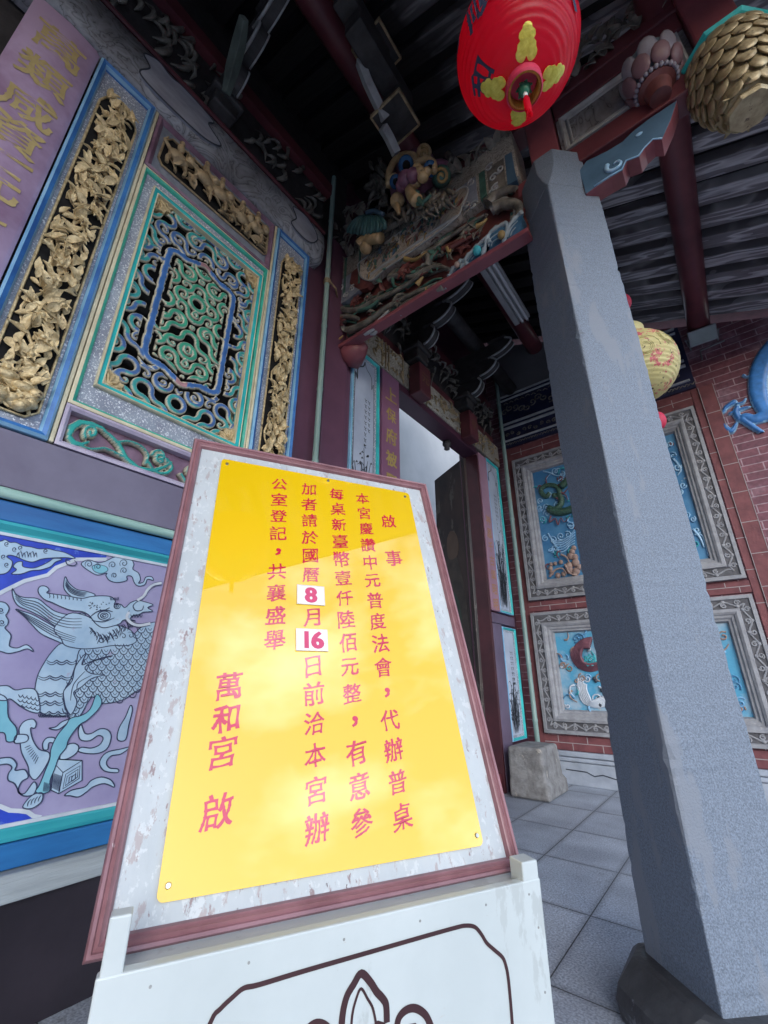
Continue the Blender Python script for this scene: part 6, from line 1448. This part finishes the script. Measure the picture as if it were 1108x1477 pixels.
def px_lantern(px, py, dep): return CAM + ray(px, py)*dep
yl = lantern(px_lantern(917, 531, 2.7), .232, .232, 'round ivory yellow lantern with red flower print, half behind the pillar', G['ivory'], tassel=False, cord_to=4.8, trim=False, group='hanging lanterns')
yc = px_lantern(917, 531, 2.7)
b = MB(); b.lathe(yc, [(.085, .21), (.095, .24), (.10, .285), (.09, .30), (.02, .30)], 28); b.build('cap', G['ivoryplain'], yl, smooth=True, ang=40)
b = MB()
for th, ph in ((-1.9, .1), (-1.2, -.1), (-.5, .25), (-2.7, .0)):
    for k in range(5):
        f = lambda u, v: tuple(yc+Vector((.234*math.cos(ph+v/.232)*math.cos(th+u/.232), .234*math.cos(ph+v/.232)*math.sin(th+u/.232), .234*math.sin(ph+v/.232))))
        b.tube([f(*q) for q in spiral((0, 0), .085-.014*k, .07-.014*k, k*1.3, .7, 10)], .0016, 4)
b.build('flower_outline', pm('pale_olive_line', (.42, .38, .14), rough=.5), yl)
sr = lantern(px_lantern(899, 437, 3.3), .056, .075, 'small pink red lantern edge showing beside the pillar above the yellow lantern', G['redpink'], tassel=False, cord_to=4.75, trim=False, ribs=14, group='hanging lanterns')
copy_tree(sr, loc=px_lantern(949, 607, 3.3), label='small pink red lantern edge showing beside the pillar below the yellow lantern')
l3 = copy_tree(red_l, loc=Vector((-.03, .25, 2.76)), label='red lantern overhead, seen only as a reflection in the yellow notice sheet')

# ================================================================== NOTICE BOARD
O = Vector((-.9, .391, .588)); H1 = Vector((.4637, .886, 0)).normalized(); NN = Vector((.8417, -.4409, .3117)).normalized(); E2 = NN.cross(H1).normalized()
if E2.z < 0: E2 = -E2
NN = H1.cross(E2).normalized()
if NN.x < 0: NN = -NN
def NB(u, v, d=0): p_ = O+H1*u+E2*v+NN*d; return (p_.x, p_.y, p_.z)
nbt = thing('notice_board', 'yellow notice sheet on a flaking white board in a rose brown frame', 'notice board', tuple(O+H1*.43))
BW_, BH_ = .862, 1.2
b = MB(); b.mould(NB, 0, BW_, 0, BH_, [(0, -.035), (0, -.004), (.004, .002), (.009, .0), (.011, -.004), (.017, .0), (.020, -.004), (.024, -.006), (.027, -.012), (.028, -.02)]); b.build('frame', G['rosewood'], nbt, smooth=True, ang=35)
b = MB(); b.box(NB, .012, BW_-.012, .012, BH_-.012, -.034, -.017); b.build('backing_board', G['whitewood'], nbt)
YU0, YU1, YV0, YV1 = .092, .777, .056, 1.141
rr = .012; poly = []
for (cu, cv, a0) in ((YU1-rr, YV1-rr, 0), (YU0+rr, YV1-rr, 90), (YU0+rr, YV0+rr, 180), (YU1-rr, YV0+rr, 270)):
    for k in range(5): a = R(a0+k*22.5); poly.append((cu+rr*math.cos(a), cv+rr*math.sin(a)))
b = MB(); b.prism(NB, poly, -.0155, -.012); ys = b.build('yellow_sheet', G['yellow'], nbt)
# vertical text columns, read from the board itself
b = MB(); p0, dp_ = 1.072, .0672
fnn = lambda u, v: NB(u, v, -.0113)
for u0, txt in ((.577, '本宮慶讚中元普度法會，代辦普桌'), (.480, '每桌新臺幣壹仟陸佰元整，有意參'), (.380, '加者請於國曆☐月☐日前洽本宮辦'), (.281, '公室登記，共襄盛舉')):
    b = MB()
    for i, ch in enumerate(txt):
        if ch == '☐': continue
        uu = u0; vv = p0-dp_*i
        if ch == '，': write(b, ch, fnn, uu+.002, vv, .062, slant=0); continue
        write(b, ch, fnn, uu, vv, .052 if ch != '會' else .055, slant=.15, wob=.015, bold=.016)
    b.build('lettering_column', G['letter'], ys)
b = MB()
for ch, u0, v0 in (('啟', .668, .985), ('事', .665, .83)): write(b, ch, fnn, u0, v0, .060, slant=.15, wob=.015, bold=.016)
b.build('lettering_column', G['letter'], ys); b = MB()
for ch, v0 in (('萬', .420), ('和', .350), ('宮', .284), ('啟', .180)): write(b, ch, fnn, .179, v0, .060, slant=.15, wob=.015, bold=.018)
b.build('lettering_column', G['letter'], ys)
for txt, v0, w_ in (('8', .668, .040), ('16', .536, .043)):
    u0 = .378
    b = MB(); b.box(NB, u0-w_, u0+w_, v0-.030, v0+.030, -.0115, -.0085); cdo = b.build('number_card', G['card'], nbt, bevel=.001)
    b = MB()
    for i, ch in enumerate(txt): write(b, ch, lambda u, v: NB(u, v, -.0078), u0+(i-(len(txt)-1)/2)*.030, v0, .064, slant=0, sx=1.05, bold=.035)
    b.build('magenta_numeral', G['cardnum'], cdo)
    b = MB(); b.mould(NB, u0-w_, u0+w_, v0-.030, v0+.030, [(0, -.0086), (0, -.0078), (.0018, -.0078), (.002, -.0086)]); b.build('clear_sleeve_edge', G['alum'] if False else pm('clear_sleeve_%s' % txt, (.78, .72, .70), rough=.2), cdo)
for (u, v) in ((YU0+.018, YV1-.02), (YU1-.02, YV1-.022), (YU0+.016, YV0+.022), (YU1-.014, YV0+.020), (YU0+.36, YV1-.012)):
    b = MB(); q = [NB(u+.0055*math.cos(k*.5236), v+.0055*math.sin(k*.5236), -.012) for k in range(12)]; q2 = [NB(u+.004*math.cos(k*.5236), v+.004*math.sin(k*.5236), -.009) for k in range(12)]
    b.add(q+q2, [(k, (k+1) % 12, 12+(k+1) % 12, 12+k) for k in range(12)]+[tuple(range(12, 24))]); b.box(NB, u-.0035, u+.0035, v-.0007, v+.0007, -.0092, -.0086); b.build('screw', G['screw'], nbt)

# stand
NH = Vector((H1.y, -H1.x, 0))
if NH.x < 0: NH = -NH
def SD(u, z, d=0): p_ = Vector((O.x, O.y, 0))+H1*u+NH*d; return (p_.x, p_.y, z)
stt = thing('notice_stand', 'white painted wooden stand with brown line drawing carrying the notice board', 'stand', tuple(SD(.43, 0, 0)))
b = MB(); b.box(SD, .028, .842, .0, .588, -.20, .052); b.build('carcass', G['standwhite'], stt, bevel=.003)
b = MB(); b.box(SD, .026, .844, .0, .600, .053, .074); fp = b.build('front_panel', G['standwhite'], stt, bevel=.003)
b = MB(); b.box(SD, .030, .060, .586, .668, .045, .073); b.build('stop_block', G['standwhite'], stt, bevel=.003)
b = MB(); b.box(SD, .800, .842, .589, .632, .030, .073); b.build('stop_block', G['standwhite'], stt, bevel=.003)
FPX_ = Vector(SD(.4, .3, .0745)); 
def SP(px, py):
    d = ray(px, py); t = (FPX_-CAM).dot(NH)/d.dot(NH); p_ = CAM+d*t; q = p_-Vector((O.x, O.y, 0)); return (q.dot(H1), p_.z)
SDr = lambda u, v, d: SD(u, v, d)
b = MB()
gl_ = [SP(*p) for p in ((304, 1474), (318, 1455), (337, 1437), (352, 1425), (374, 1420), (440, 1400), (520, 1377), (600, 1354), (655, 1338.5), (672, 1335), (685, 1337), (694, 1347), (702, 1360), (713, 1370), (725, 1381), (730, 1394), (733, 1410), (736, 1440), (739, 1477))]
# carry the line on round the panel below the picture edge
uL, uR = gl_[0][0], gl_[-1][0]
gl_ = [(uL+.02, .08), (uL-.02, .14), (uL-.028, .30), (uL-.02, gl_[0][1]-.06)]+gl_+[(uR, .14), (uR-.04, .08), (uL+.02, .08)]
b.ribbon(SDr, smooth_pts(gl_, 4), .0065, .0752, taper=False)
def petal(pts, wd): b.ribbon(SDr, smooth_pts([SP(*p) for p in pts], 5), wd, .0752, taper=False)
petal([(492, 1500), (494, 1465), (500, 1438), (510, 1420), (521, 1404), (534, 1416), (543, 1430), (552, 1440), (557, 1450), (558, 1475)], .011)
petal([(506, 1500), (508, 1465), (514, 1440), (521, 1426), (530, 1440), (538, 1455), (543, 1480)], .004)
petal([(572, 1500), (574, 1472), (584, 1458), (598, 1454), (612, 1462), (620, 1476), (628, 1500)], .011)
petal([(430, 1520), (440, 1490), (456, 1476), (474, 1484), (484, 1510)], .011)
uc_, zc_ = SP(545, 1500)
for q in range(5):
    a = R(30+q*30); P = [(uc_+.02*math.cos(a), zc_-.12+.02*math.sin(a)), (uc_+.10*math.cos(a-.3), zc_-.12+.10*math.sin(a-.3)), (uc_+.14*math.cos(a), zc_-.12+.14*math.sin(a)), (uc_+.10*math.cos(a+.3), zc_-.12+.10*math.sin(a+.3)), (uc_+.02*math.cos(a), zc_-.12+.02*math.sin(a))]
    b.ribbon(SDr, smooth_pts(P, 4), .008, .0751, taper=False)
b.build('brown_drawing', G['brownline'], fp)
b = MB()
for u in (.10, .24, .40, .55, .70, .81): 
    b.prism(SD, [(u+.0022*math.cos(k*.785), .577+.0022*math.sin(k*.785)) for k in range(8)], .0735, .0747)
for z in (.14, .28, .42, .52): b.prism(SD, [(.826+.0022*math.cos(k*.785), z+.0022*math.sin(k*.785)) for k in range(8)], .0735, .0747)
b.build('nail_heads', pm('filled_nail_grey', (.30, .31, .31), rough=.6), fp)

for o in bpy.data.objects:
    if 'base' in o.keys(): del o['base']
